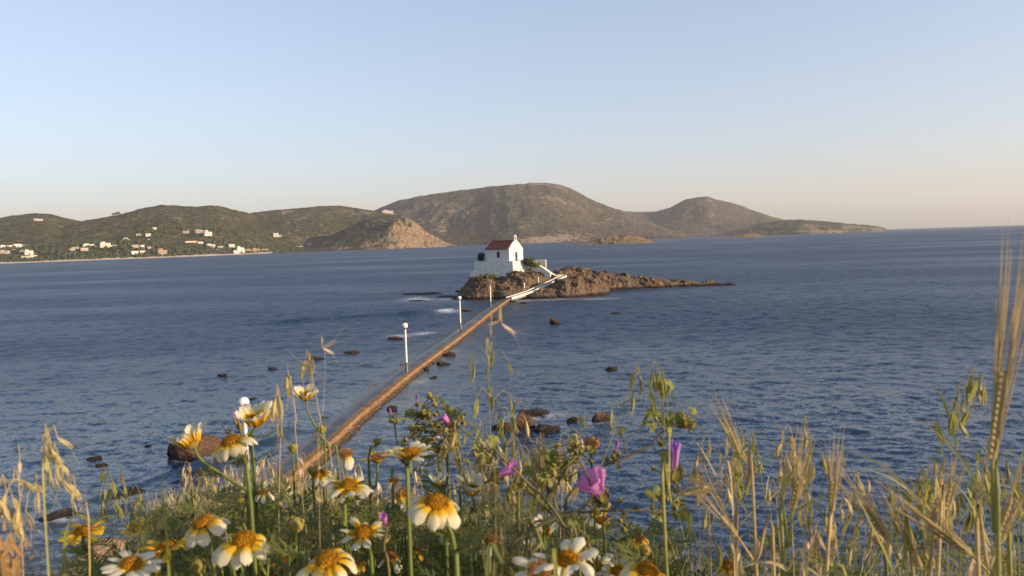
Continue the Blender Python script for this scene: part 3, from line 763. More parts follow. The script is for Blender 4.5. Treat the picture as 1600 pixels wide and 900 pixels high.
# roof slopes with thickness
mb = MB(); ov = 0.18; tk = 0.10
sl2 = (Hr - He) / (Wd / 2)
for s in (-1, 1):
    ye = Wd / 2 + s * (Wd / 2 + ov); ze = He - ov * sl2
    a = [(-L_ - 0.15, ye, ze + .02), (-0.36, ye, ze + .02), (-0.36, Wd / 2, Hr + .02), (-L_ - 0.15, Wd / 2, Hr + .02)]
    up = [(p[0], p[1], p[2] + tk) for p in a]
    mb.add(a + up, [(0, 3, 2, 1), (4, 5, 6, 7), (0, 1, 5, 4), (3, 0, 4, 7), (1, 2, 6, 5)])
roof = mb.build('roof', M_ROOF, chap)
mb = MB(); mb.tube([(-L_ - 0.17, Wd / 2, Hr + .12), (-0.36, Wd / 2, Hr + .12)], 0.10, 8); mb.build('ridge_tile', M_ROOF, roof)
# bellcote
mb = MB(); bz = 4.12; cy = Wd / 2
mb.box((-0.175, cy - 0.28, bz + 0.35), (0.34, 0.16, 0.7)); mb.box((-0.175, cy + 0.28, bz + 0.35), (0.34, 0.16, 0.7))
mb.box((-0.175, cy, bz - 0.02), (0.42, 0.84, 0.10))
arc = [(0.36 * math.cos(t_), 0.36 * math.sin(t_)) for t_ in [math.pi * k / 12 for k in range(13)]]
inn = [(0.20 * math.cos(t_), 0.20 * math.sin(t_)) for t_ in [math.pi * k / 12 for k in range(13)]]
for k in range(12):
    vs = [(xo, cy + q[0], bz + .7 + q[1]) for xo in (-0.005, -0.345) for q in (inn[k], arc[k], arc[k + 1], inn[k + 1])]
    mb.add(vs, [(0, 1, 2, 3), (7, 6, 5, 4), (1, 5, 6, 2), (0, 3, 7, 4)])
mb.lathe([(0.10, 0), (0.16, .08), (.05, .2)], 8, 0, (-.175, cy, bz + 1.04))
bell_c = mb.build('bellcote', M_WHITE, chap)
mb = MB(); mb.lathe([(0.15, -.02), (0.13, .03), (0.10, .12), (0.09, .22), (0.03, .27)], 12, 0, (-.175, cy, bz + .38)); mb.tube([(-.175, cy - .21, bz + .67), (-.175, cy + .21, bz + .67)], .02, 6)
mb.build('bell', M_BRONZE, bell_c)
mb = MB(); mb.tube([(-.175, cy, bz + 1.2), (-.175, cy, bz + 1.62)], .022, 6); mb.tube([(-.175, cy - .13, bz + 1.48), (-.175, cy + .13, bz + 1.48)], .022, 6)
mb.build('cross', M_METAL, bell_c)

# terrace: rubble retaining wall under the chapel (own thing)
ter = empty('chapel_terrace', (corner.x, corner.y, FZ - 3.3), ang)
tag(ter, 'whitewashed rubble retaining wall of the terrace under the chapel', 'terrace')
def terr(mb, x0, x1, y0, y1, z0, z1, st=0.9, bat=0.35):
    """battered masonry block with slightly uneven faces"""
    nx, ny, nz = max(2, int((x1 - x0) / st)), max(2, int((y1 - y0) / st)), max(2, int((z1 - z0) / .6))
    def face(f, nu, nv):
        vs = []; 
        for i in range(nu + 1):
            for j in range(nv + 1): vs.append(f(i / nu, j / nv))
        fs = [(i * (nv + 1) + j, (i + 1) * (nv + 1) + j, (i + 1) * (nv + 1) + j + 1, i * (nv + 1) + j + 1) for i in range(nu) for j in range(nv)]
        mb.add(vs, fs)
    def q(x, y, z):
        k = (1 - (z - z0) / (z1 - z0)) * bat
        cx, cy_ = (x0 + x1) / 2, (y0 + y1) / 2
        j = 0.08 * (vn(x * 1.7 + 3, z * 2 + y) - .5) if z < z1 - 1e-3 else 0
        return (x + (k + j) * np.sign(x - cx), y + (k + j) * np.sign(y - cy_), z)
    face(lambda u, v: q(x0 + (x1 - x0) * u, y0, z0 + (z1 - z0) * v), nx, nz)
    face(lambda u, v: q(x1, y0 + (y1 - y0) * u, z0 + (z1 - z0) * v), ny, nz)
    face(lambda u, v: q(x1 - (x1 - x0) * u, y1, z0 + (z1 - z0) * v), nx, nz)
    face(lambda u, v: q(x0, y1 - (y1 - y0) * u, z0 + (z1 - z0) * v), ny, nz)
    face(lambda u, v: (x0 + (x1 - x0) * u, y0 + (y1 - y0) * v, z1), nx, ny)
mb = MB(); terr(mb, -9.0, 1.3, -0.55, 5.2, 0.0, 3.27); mb.build('retaining_wall', M_RUBBLE, ter)
mb = MB(); terr(mb, -10.2, -9.05, -0.9, 3.0, -0.6, 1.2, .6, .1); mb.build('buttress', M_RUBBLE, ter)
mb = MB(); terr(mb, 1.36, 2.2, 3.4, 6.2, 1.6, 3.1, .8, .2); mb.build('forecourt', M_RUBBLE, ter)

# landing wall and stairs, ramp
def quad_prism(mb, a, b_, wdt, h, zdrop=0.0):
    d = Vector((b_.x - a.x, b_.y - a.y, 0)).normalized(); n = Vector((d.y, -d.x, 0)) * wdt / 2
    vs = []
    for p in (a, b_):
        for s in (-1, 1):
            q = p + n * s; vs += [(q.x, q.y, p.z - h), (q.x, q.y, p.z)]
    mb.add(vs, [(0, 1, 3, 2), (4, 6, 7, 5), (1, 5, 7, 3), (0, 2, 6, 4), (0, 4, 5, 1), (2, 3, 7, 6)])
ramp = empty('ramp', path_pts[1]); tag(ramp, 'concrete ramp with white edges climbing the rock from the causeway', 'ramp')
def dens(line, step):
    out = []
    for i in range(len(line) - 1):
        n = max(1, int((line[i + 1] - line[i]).length / step)); out += [line[i].lerp(line[i + 1], k / n) for k in range(n)]
    return out + [line[-1]]
rl = dens(path_pts, 1.2)
mb = sweep(path_pts, [(-0.6, -0.6), (-0.6, 0.0), (0.6, 0.0), (0.65, -0.6)], None, 'r', 0.0, 1.2, zs=True); mb.build('ramp_slab', plain('pale_concrete', (0.26, 0.24, 0.22), (0.16, 0.15, 0.14), 1.5, bump=.4, bd=.03), ramp, origin=path_pts[1])
for s in (-1, 1):
    mb = sweep(path_pts, [(s * .68 - .07, -0.25), (s * .68 - .07, 0.14), (s * .68 + .07, 0.14), (s * .68 + .07, -0.25)], None, 'r', 0.0, 1.2, zs=True)
    mb.build('kerb', M_WHITE, ramp, origin=path_pts[1])
st = empty('staircase', AT(862, 148.5, 3.2)); tag(st, 'white steps going up from the ramp landing to the chapel terrace', 'stairs')
s0 = AT(864, 148.2, 3.75); s1 = AT(835, 150.8, 6.35)
mb = MB(); n = 11
for k in range(n):
    a = s0.lerp(s1, k / n); c_ = s0.lerp(s1, (k + 1) / n + .002); a.z = c_.z = s0.z + (s1.z - s0.z) * (k + 1) / n
    quad_prism(mb, a, c_, 1.5, 1.6)
mb.build('step', M_WHITE, st, origin=AT(862, 148.5, 3.2)).name = 'steps'
d = (s1 - s0); d.z = 0; d.normalize(); nrm = Vector((d.y, -d.x, 0))
if nrm.y > 0: nrm = -nrm
mb = MB()
line = [s0 + nrm * .85 + Vector((0, 0, .55)), s1 + nrm * .85 + Vector((0, 0, .70))]
quad_prism(mb, line[0], line[1], .30, 2.4); mb.build('parapet', M_WHITE, st, origin=AT(862, 148.5, 3.2))
mb = MB(); quad_prism(mb, AT(858, 148.2, 3.9), AT(880, 148.4, 3.85), .8, .55); mb.build('landing', M_WHITE, st, origin=AT(862, 148.5, 3.2))
yw = empty('yard_wall', AT(845, 154, 5.2)); tag(yw, 'white wall at the right end of the chapel terrace above the steps', 'wall')
mb = MB(); o2 = AT(845, 154, 5.2)
a = AT(832, 154.8, 6.75); c_ = AT(853.5, 154.0, 6.7); quad_prism(mb, a, c_, .4, 2.2)
c2 = AT(853.5, 152.6, 6.5); quad_prism(mb, c_, c2, .4, 2.2); mb.build('wall_panel', M_WHITE, yw, origin=o2)
mb = MB(); quad_prism(mb, a + Vector((0, 0, .1)), c_ + Vector((0, 0, .1)), .52, .1); mb.build('coping', M_WHITE, yw, origin=o2)

# little white mooring arch stubs beside ramp
for i, (a, bb, lab) in enumerate(((819, 448, 'lower of two small white posts beside the ramp'), (841, 438, 'upper of two small white posts beside the ramp'))):
    p = islet_z(a, bb); mb = MB(); h = 0.9
    mb.lathe([(0.14, -0.3), (0.13, .6), (0.20, .64), (0.20, .74), (0.07, .86)], 8); o = mb.build('bollard', M_WHITE); o.location = p - Vector((0, 0, .15)); tag(o, lab, 'bollard', 'small white posts by the ramp')

# bushes on the islet
def leaf_clump(mb, c, rx, rz, n, size, mi=0, seed=0, flat=0.0):
    r = np.random.default_rng(seed)
    for _ in range(n):
        v = r.normal(size=3); v /= np.linalg.norm(v); k = r.random() ** 0.4
        lump = 0.75 + 0.5 * vn(v[0] * 2 + 5 + seed, v[2] * 2 + v[1] * 2 + 5)
        p = Vector((c[0] + v[0] * rx * k * lump, c[1] + v[1] * rx * k * lump, c[2] + v[2] * rz * k * lump))
        a = Vector(r.normal(size=3)).normalized(); b_ = a.cross(Vector(r.normal(size=3))).normalized(); s = size * (0.6 + 0.8 * r.random())
        mb.add([p - a * s, p - b_ * s * .5, p + a * s, p + b_ * s * .5], [(0, 1, 2, 3)], mi)
def bush(p, rx, rz, label, mat, seed, n=900, size=.16, name='bush', stemh=.4):
    e = empty(name, p); tag(e, label, name.replace('_', ' '))
    mb = MB(); leaf_clump(mb, (0, 0, stemh + rz * .7), rx, rz, n, size, 0, seed); mb.build('foliage', mat, e)
    mb = MB(); mb.tube([(0, 0, -0.3), (0.05, 0, stemh), (-.05, .05, stemh + rz * .6)], [.09, .07, .03], 6)
    for k in range(4):
        q = 1.57 * k + seed; mb.tube([(0, 0, stemh * .6), (rx * .5 * math.cos(q), rx * .5 * math.sin(q), stemh + rz * .7)], [.05, .02], 5)
    mb.build('stem', M_BARK, e); return e
bush(AT(753, 153.5, FZ - .1), 0.75, 0.95, 'dark green bush against the back wall of the chapel', M_TREEL, 1, 1100, .14)
bush(AT(826, 150.0, 5.6), 1.5, 0.9, 'straggly olive bush in front of the chapel doorway terrace', M_BUSH, 2, 1200, .15)
bush(AT(838, 149.5, 5.2), 1.2, 0.6, 'small yellowish bush beside the foot of the white yard wall', M_MLEAF, 3, 700, .13)
bush(islet_z(770, 437), 1.1, 0.4, 'low yellow green bush on the rock below the retaining wall', M_MLEAF, 4, 500, .12)
bush(islet_z(748, 441), 0.8, 0.35, 'low scrub on the left flank of the chapel rock', M_BUSH, 5, 400, .12)

# ================================================================== LAMP POSTS
def lamp(px_, py_base, globe, label, H=4.3):
    b0 = P(px_, py_base, 0.05); e = empty('lamp_post', b0); tag(e, label, 'lamp post', 'white lamp posts along the causeway')
    mb = MB(); mb.lathe([(.16, -.8), (.16, .10), (.13, .14), (.11, 1.05), (.10, 1.1)], 12); mb.build('base', M_WETC, e, True)
    mb = MB(); mb.lathe([(.095, 1.10), (.09, 1.2), (.088, H - .5), (.088, H - .42)], 12); mb.build('pole', M_POLE, e, True)
    if globe:
        mb = MB(); mb.lathe([(.08, H - .418), (.11, H - .40), (.12, H - .33), (.10, H - .31)], 12); mb.build('collar', M_METAL, e, True)
        mb = MB(); r = .24; mb.lathe([(max(.01, r * math.sin(t_)), H - .10 - r * math.cos(t_)) for t_ in np.linspace(.35, math.pi - .02, 12)], 16); mb.build('globe', M_GLOBE, e, True)
    else:
        mb = MB(); mb.lathe([(.12, H - .418), (.12, H - .36), (.03, H - .34)], 12); mb.build('cap', M_POLE, e, True)
    return e
l1 = lamp(389, 774, True, 'nearest white lamp post, its globe showing above the daisies at the left')
l2 = lamp(636, 587, True, 'white globe lamp post with a dark bird perched on top')
l3 = lamp(720, 519, True, 'thin white globe lamp post second from the chapel islet')
l4 = lamp(767, 482, False, 'white post without a globe closest to the chapel rock', 4.1)
# bracket on the second post
mb = MB(); mb.tube([(0.12, -.05, 1.05), (-.38, -.1, .98)], .04, 6); mb.box((-.42, -.1, .93), (.16, .14, .2)); mb.build('bracket', M_METAL, l2)
# bird
top = l2.location + Vector((0, 0, 4.3 + .12))
bp = MB()
body = [(.00, -.16, .06, .015), (0, -.10, .09, .05), (0, 0, .15, .075), (0, .07, .22, .06), (0, .10, .28, .038), (0, .12, .32, .042), (0, .16, .325, .02), (0, .22, .315, .006)]
bp.tube([(q[1], q[0], q[2]) for q in body], [q[3] for q in body], 10)
bird = link('bird', bp.mesh('bird', M_BIRD, True)); bird.location = top; bird.rotation_euler = (0, 0, 2.2)
tag(bird, 'small dark bird perched on the globe of a causeway lamp post', 'bird')
mb = MB()
for s in (-.03, .03): mb.tube([(0.0, s, .09), (0.0, s, .0)], .008, 5)
mb.build('leg', M_METAL, bird)

# ================================================================== SEA ROCKS
def rock(px_, py_, wpx, hpx, label, seed, mat=None, flat=0.5, group='rocks in the shallows'):
    c = P(px_, py_); d = (c - CAM).dot(fw); wm = wpx * mpp(d); hm = max(0.10, hpx * mpp(d) * (0.55 if hpx < 20 else .72))
    import bmesh
    bm = bmesh.new(); bmesh.ops.create_icosphere(bm, subdivisions=4, radius=1.0)
    co = np.array([v.co for v in bm.verts])
    n = fbm3(co[:, 0] * 1.3 + seed * 7.7 + 20, co[:, 1] * 1.3 + 20, co[:, 2] * 1.3 + 20, 4)
    n2 = fbm3(co[:, 0] * 3 + seed * 3 + 20, co[:, 1] * 3 + 20, co[:, 2] * 3 + 20, 3)
    k = 0.55 + 0.9 * n + 0.3 * (np.round(n2 * 6) / 6 - .5)
    co = co * k[:, None]; st_ = fbm3(co[:, 0] * 2 + seed + 20, co[:, 1] * 2 + 20, co[:, 2] * 6 + 20, 2); co = co * (0.86 + .35 * np.round(st_ * 5) / 5)[:, None]
    rq = np.random.default_rng(seed)
    for _ in range(20):
        nv = rq.normal(size=3); nv /= np.linalg.norm(nv); dd = (0.40 + .30 * rq.random()); ex = np.maximum(co @ nv - dd, 0); co = co - ex[:, None] * nv[None] * 0.92
    co[:, 2] = np.where(co[:, 2] > 0, co[:, 2], co[:, 2] * .6)
    co *= np.array([wm * .80, max(wm * .62, hm * .8), hm * 1.7])
    for v, q in zip(bm.verts, co): v.co = q
    me = bpy.data.meshes.new('rock'); bm.to_mesh(me); bm.free(); me.materials.append(mat or M_SEAROCK)
    o = link('rock', me); o.location = c; o.rotation_euler = (0, 0, seed * 1.3 % .8 - .4); tag(o, label, 'rock', group); return o
RK = [(306, 712, 84, 44, 'big brown boulder in the water behind the leftmost white daisy'),
      (149, 718, 26, 7, 'flat orange rock awash left of the big boulder'), (158, 728, 22, 5, 'smaller flat orange rock just in front of its twin at the left'),
      (230, 698, 10, 4, 'tiny dark rock between the orange rocks and the big boulder'), (208, 769, 42, 5, 'dark flat submerged rock near the left shore'), (188, 776, 24, 4, 'dark slab touching the submerged flat rock at left'),
      (80, 811, 50, 12, 'reddish flat rock at the left shore edge'), (122, 808, 17, 12, 'small round dark rock right of the reddish shore rock'), (105, 814, 9, 5, 'pebble sized dark rock between the two shore rocks'),
      (347, 588, 14, 6, 'small lone rock far out left of the lamp posts'), (395, 624, 14, 6, 'small rock behind the globe of the nearest lamp post'), (427, 577, 14, 5, 'small dark rock left of the oat heads'),
      (496, 561, 26, 7, 'low brown rock in the middle of the left bay'), (552, 552, 20, 7, 'square dark rock left of the bird lamp post'), (618, 530, 28, 8, 'flat rock with foam beside the bird lamp post'),
      (730, 486, 20, 7, 'dark rock between the two farther lamp posts'), (868, 506, 20, 9, 'lone rock in open water right of the causeway'), (963, 490, 14, 4, 'low dark rock below the tail of the islet'),
      (955, 578, 22, 8, 'lone brown rock above the drooping oat'), (893, 660, 18, 12, 'small round rock right of the brown rock cluster'), (936, 657, 32, 14, 'ragged brown rock behind the oat stem'),
      (790, 672, 30, 15, 'left dark rock of the cluster behind the mallow'), (822, 668, 34, 28, 'tallest rock of the brown cluster in the water'), (852, 672, 44, 18, 'wide reddish rock of the brown cluster'), (842, 645, 34, 8, 'low back rock of the brown cluster'),
      (665, 459, 64, 2.5, 'long thin reef line left of the chapel rock'), (700, 464, 48, 3, 'flat dark reef just left of the chapel rock'), (650, 470, 30, 2, 'faint reef sliver farthest left of the chapel rock'), (722, 456, 22, 5, 'dark reef rock touching the left foot of the chapel rock'), (716, 467, 24, 5, 'dark low rock below the left foot of the chapel rock'),
      (690, 569, 24, 10, 'rock heap leaning on the right side of the causeway wall'), (704, 556, 18, 9, 'rock beside the heap at the right side of the causeway wall'), (676, 591, 12, 4, 'reddish rock awash right of the causeway'), (772, 501, 14, 5, 'small dark rock at the causeway below the last lamp post'),
      (818, 474, 16, 5, 'small orange rock where the causeway meets the islet'), (800, 472, 14, 4, 'flat rock at the foot of the ramp'), (612, 640, 14, 9, 'rough stones against the near part of the causeway wall'),
      (930, 459, 26, 5, 'low black rock off the bulge of the islet'), (664, 578, 14, 7, 'stone wedged at the right foot of the causeway wall'), (748, 443, 0, 0, None)]
for i, (a, bb, w_, h_, lab) in enumerate(RK):
    if lab: rock(a, bb, w_, h_, lab, i + 1)

# ================================================================== VILLAGE
def house(key, px_, py_, wpx, hpx, label, mat=None, rz=0.5, roofm=None, ext=0):
    p = hill_point(key, px_, py_); d = (p - CAM).dot(fw); wm = wpx * mpp(d) * .8; hm = max(3.0, hpx * mpp(d) * .95)
    mat = mat or M_HOUSE; dm = min(wm * .7, 10)
    e = empty('house', p - Vector((0, 0, .6)), rz); tag(e, label, 'house', 'white houses along the far shore')
    mb = MB(); mb.box((0, 0, hm / 2), (wm, dm, hm + 1.2))
    if ext: mb.box((wm * .32 * ext, -dm * .5 - 1.2, hm * .27), (wm * .45, 2.6, hm * .62))
    if ext == 2 or wpx > 13: mb.box((-wm * .2, 0, hm + .62 + hm * .2), (wm * .4, dm * .8, hm * .4))
    mb.build('wall', mat, e)
    mb = MB()
    if roofm:
        vs = [(-wm / 2 - .4, -dm / 2 - .4, hm + .62), (wm / 2 + .4, -dm / 2 - .4, hm + .62), (wm / 2 + .4, dm / 2 + .4, hm + .62), (-wm / 2 - .4, dm / 2 + .4, hm + .62), (-wm / 2, 0, hm + 2.4), (wm / 2, 0, hm + 2.4)]
        mb.add(vs, [(0, 1, 5, 4), (2, 3, 4, 5), (1, 2, 5), (3, 0, 4), (0, 3, 2, 1)])
    else:
        for (cx, cy_, sx, sy) in ((0, -dm / 2, wm + .3, .3), (0, dm / 2, wm + .3, .3), (-wm / 2, 0, .3, dm - .3), (wm / 2, 0, .3, dm - .3)): mb.box((cx, cy_, hm + .85), (sx, sy, .45))
    mb.build('roof', roofm or mat, e)
    nw = max(2, int(wm / 4))
    for k in range(nw):
        mb = MB(); xw = -wm / 2 + wm * (k + .5) / nw
        if k == nw // 2: mb.box((xw, -dm / 2 - .02, 1.3), (1.1, .12, 2.2)); mb.build('door', M_BLUE, e)
        else: mb.box((xw, -dm / 2 - .02, hm * .58), (1.1, .12, 1.2)); mb.build('window', M_GLASSD, e)
    return e
HS = [('G', 4, 369, 8, 4, 'white house cut by the left edge of the picture on the upper slope', None, .9, None, 0), ('G', 27, 372, 13, 5, 'bright white block house on the upper left slope', None, .8, None, 1),
      ('G', 38, 368, 10, 3, 'small grey house just above the upper left slope group', M_HOUSE2, .3, None, 0), ('G', 14, 379, 9, 3, 'low pale house below the bright upper left block', None, .9, None, 0), ('G', 20, 380, 7, 3, 'tiny cream house beside the low pale upper left house', M_HOUSE2, .9, None, 0),
      ('G', 5, 396, 18, 4, 'long low rose wall house at the left edge near the shore', M_HOUSE2, .2, None, 0), ('G', 20, 393.5, 7, 3, 'tiny house between the left edge and the shore villa', None, .4, None, 0),
      ('G', 44, 398, 14, 6, 'two storey white villa left on the shore', None, .7, None, 1), ('G', 33, 396, 7, 4, 'small cream house left of the shore villa', M_HOUSE2, .7, None, 0), ('G', 51, 404, 13, 5, 'white beach house right below the shore villa', None, .5, None, 0), ('G', 38, 405, 12, 5, 'pinkish beach house at the waterline left', M_HOUSE2, .5, None, 1),
      ('G', 138, 386, 19, 4, 'long white house with wide flat roof above the middle shore', None, .6, None, 2), ('G', 117, 389, 11, 3, 'grey low house left of the long white house', M_HOUSE2, .3, None, 0), ('G', 131, 391.5, 13, 4, 'cream house below the long white house', M_HOUSE2, .6, None, 0), ('G', 112, 392, 10, 3, 'low pale house at the left of the middle cluster', M_HOUSE2, .5, None, 0), ('G', 112, 399, 9, 3, 'small pale house nearest the shore in the middle cluster', None, .6, None, 0),
      ('G', 164, 387, 18, 7, 'tallest white house right of the long white house', None, .6, None, 1), ('G', 178, 387, 8, 4, 'small white annex house at the right of the tallest house', None, .3, None, 0),
      ('B', 197, 380, 17, 6, 'bright white house standing alone high above the middle shore', None, .5, None, 0), ('B', 231, 382, 14, 6, 'white house with low wing right of the lone high house', None, .8, None, 1), ('B', 229, 369.5, 9, 4, 'white house high on the olive slope', None, .4, None, 0), ('B', 214, 368.5, 8, 3, 'pale grey house high left of its white neighbour', M_HOUSE2, .4, None, 0), ('B', 239, 359, 8, 3, 'topmost small white house on the olive hill', None, .5, None, 0), ('B', 52, 345, 1, 1, None, None, 0, None, 0),
      ('G', 211, 387, 13, 4, 'faded cream house between the lone white houses', M_HOUSE2, .5, None, 0), ('G', 221, 388, 7, 5, 'narrow cream house lit by the sun', M_HOUSE, 1.0, None, 0), ('G', 232, 389, 7, 3, 'tiny cream house above the stone building', M_HOUSE2, .6, None, 0),
      ('G', 209, 397.5, 13, 5, 'low white house with terrace left of the stone building', None, .7, None, 1), ('G', 221, 396, 9, 4, 'short white wing house touching the terrace house', None, .7, None, 0), ('G', 253, 399, 16, 8, 'ochre stone building standing on the beach', M_STONEH, .4, None, 0),
      ('B', 291, 386, 12, 8, 'white three block villa with orange roof corner, left block', None, .6, None, 0), ('B', 300, 385, 10, 8, 'pink washed middle house of the villa group with red roof', M_HOUSE2, .6, M_TERR, 0), ('B', 309, 387, 10, 9, 'tall white right house of the villa group', None, .8, None, 1),
      ('B', 312, 364, 20, 4, 'long grey rose house high above the villa group', M_HOUSE2, .2, None, 0), ('B', 322, 369, 14, 6, 'white and pink house with red roof right of the long high house', None, .7, M_TERR, 0), ('B', 288, 365, 10, 3, 'low grey ruin like house left of the long high house', M_HOUSE2, .2, None, 0),
      ('G', 329, 386, 16, 4, 'long white row house behind the right beach', None, .4, None, 0), ('G', 344, 389, 10, 4, 'blue grey house right of the long row house', M_HOUSE2, .3, None, 0), ('G', 361, 388, 11, 6, 'square cream house above the right beach', M_HOUSE, .7, None, 0), ('G', 374, 394, 14, 7, 'white domed looking house on the right beach', None, .8, None, 1), ('G', 368, 396, 10, 5, 'small white shed house left of the beach house', None, .5, None, 0),
      ('G', 400, 393, 14, 4, 'brick coloured low house at the right end of the beach', M_STONEH, .3, None, 0), ('G', 414, 393, 12, 4, 'last brown beach house before the rocks', M_STONEH, .3, None, 0), ('G', 388, 392, 9, 3, 'low rust coloured hut behind the beach', M_STONEH, .3, None, 0),
      ('C', 429, 371, 10, 6, 'lone white house on the dark slope', None, .3, None, 0), ('C', 435, 370, 7, 3, 'annex of the lone white house on the dark slope', M_HOUSE2, .3, None, 0), ('C', 464, 391, 11, 6, 'white boathouse cube at the water near the headland', None, .0, None, 0), ('C', 401, 378, 4, 3, 'tiny white hut on the dark slope', None, .3, None, 0),
      ('H', 483, 384, 8, 3, 'small white house at the left foot of the headland', None, .3, None, 0), ('A', 56, 345, 7, 2.5, 'white hut near the top of the far left hill', None, .3, None, 0), ('A', 63, 345.5, 6, 2.5, 'second hut beside the one near the top of the far left hill', None, .3, None, 0),
      ('C', 606, 333.5, 20, 4, 'long white monastery like building on the ridge above the cliffs', None, .1, None, 0)]
for h_ in HS:
    if h_[5]: house(h_[0], *h_[1:5], h_[5], h_[6], h_[7], h_[8], h_[9])

# dark trees and scrub among the houses: one mass
def blobs(mb, p, r, seed, h=1.0):
    rr = np.random.default_rng(seed); n = 7
    vs = []; 
    ring = []
    for j, (zz, k) in enumerate(((0.0, .7), (.45, 1.0), (.85, .6))):
        for i in range(n):
            a = 2 * math.pi * (i + j * .5) / n; q = r * k * (0.7 + .6 * rr.random())
            vs.append((p.x + q * math.cos(a), p.y + q * math.sin(a), p.z + zz * r * 1.7 * h * (0.8 + .4 * rr.random())))
    vs.append((p.x, p.y, p.z + r * 1.8 * h)); fs = []
    for j in range(2):
        for i in range(n):
            i2 = (i + 1) % n; fs.append((j * n + i, j * n + i2, (j + 1) * n + i2, (j + 1) * n + i))
    for i in range(n): fs.append((2 * n + i, 2 * n + (i + 1) % n, 3 * n))
    mb.add(vs, fs)
mb = MB(); cnt = 0
def scatter(key, n, rmin, rmax, tmin, tmax, x0, x1, thr=.5):
    global cnt
    px, X, Y, Z = HILLS[key]; nr = X.shape[0]
    for k in range(n):
        i = int(np.clip((x0 + (x1 - x0) * rng.random()) - px[0], 0, len(px) - 1)); t = tmin + (tmax - tmin) * rng.random() ** 1.3; j = int(t * (nr - 1))
        if Z[j, i] < 1.5: continue
        if vn(X[j, i] / 60, Y[j, i] / 60) < thr - .1: continue
        fx = rng.random(); i2 = min(i + 1, len(px) - 1); x_ = X[j, i] * (1 - fx) + X[j, i2] * fx; y_ = Y[j, i] * (1 - fx) + Y[j, i2] * fx; z_ = min(Z[j, i], Z[j, i2])
        blobs(mb, Vector((x_, y_, z_ - .8)), rmin + (rmax - rmin) * rng.random(), cnt, .8); cnt += 1
scatter('G', 2200, 1.8, 4.5, .04, 1, -40, 430, .45)
scatter('B', 1700, 1.5, 4.2, .0, .55, 60, 480, .5)
scatter('B', 700, 1.2, 2.6, .4, .98, 60, 470, .5)
scatter('A', 400, 1.3, 3.4, .0, .95, -50, 240, .5)
scatter('C', 1300, 1.5, 4.0, .0, .6, 335, 670, .5)
scatter('C', 600, 1.3, 2.6, .5, .97, 335, 650, .5)
scatter('H', 900, 1.0, 2.4, .03, .97, 475, 650, .45)
scatter('D', 1500, 1.8, 3.8, .03, .9, 580, 1050, .5)
scatter('E', 700, 1.8, 3.8, .03, .8, 960, 1260, .5)
tag(mb.build('scrub', M_TREEL, smooth=True), 'dark green trees and scrub covering the far hillsides', 'scrub', kind='stuff')
# one tree that stands out on the skyline
def tree(p, h, r, label, seed):
    e = empty('tree', p - Vector((0, 0, .5))); tag(e, label, 'tree')
    mb = MB(); mb.tube([(0, 0, 0), (.2, 0, h * .35), (-.1, .1, h * .6)], [h * .05, h * .035, h * .015], 7)
    for k in range(5):
        q = 1.26 * k; mb.tube([(0.1, 0, h * .3), (r * .5 * math.cos(q), r * .5 * math.sin(q), h * .62)], [h * .025, h * .008], 5)
    mb.build('trunk', M_BARK, e)
    mb = MB(); 
    for k in range(6):
        q = 1.05 * k + seed; leaf_clump(mb, (r * .5 * math.cos(q), r * .5 * math.sin(q), h * (.62 + .1 * math.sin(k * 2.3))), r * .55, h * .22, 260, .5, 0, seed * 10 + k)
    mb.build('crown', M_TREEL, e)
px_t = HILLS['B']; 
for a, h_, r_, lab, sd in ((178, 9, 5, 'lone round tree on the skyline of the olive hill', 3), (184, 11, 7, 'larger tree beside the lone round tree on the olive skyline', 4)):
    i = int(a - px_t[0][0]); p = Vector((px_t[1][-2, i], px_t[2][-2, i], px_t[3][-2, i])); tree(p, h_, r_, lab, sd)

# ================================================================== FOREGROUND PLANTS
def catmull(pts, n=5):
    pts = [Vector(p) for p in pts]
    if len(pts) < 3: return [pts[0].lerp(pts[1], k / (n * 2)) for k in range(n * 2 + 1)]
    q = [pts[0] * 2 - pts[1]] + pts + [pts[-1] * 2 - pts[-2]]; out = []
    for i in range(1, len(q) - 2):
        for k in range(n):
            t = k / n; a, b_, c_, d = q[i - 1], q[i], q[i + 1], q[i + 2]
            out.append(0.5 * ((2 * b_) + (c_ - a) * t + (2 * a - 5 * b_ + 4 * c_ - d) * t * t + (3 * b_ - a - 3 * c_ + d) * t ** 3))
    out.append(pts[-1]); return out
def root_of(p, lean=(0, 0)):
    """ground point under p, shifted"""
    x_, y_ = p.x + lean[0], max(0.35, p.y + lean[1]); return Vector((x_, y_, float(G(x_, y_)) - 0.02))
def rz3(n, spin=0.0):
    return Vector(n).normalized().to_track_quat('Z', 'Y') @ Quaternion((0, 0, 1), spin)

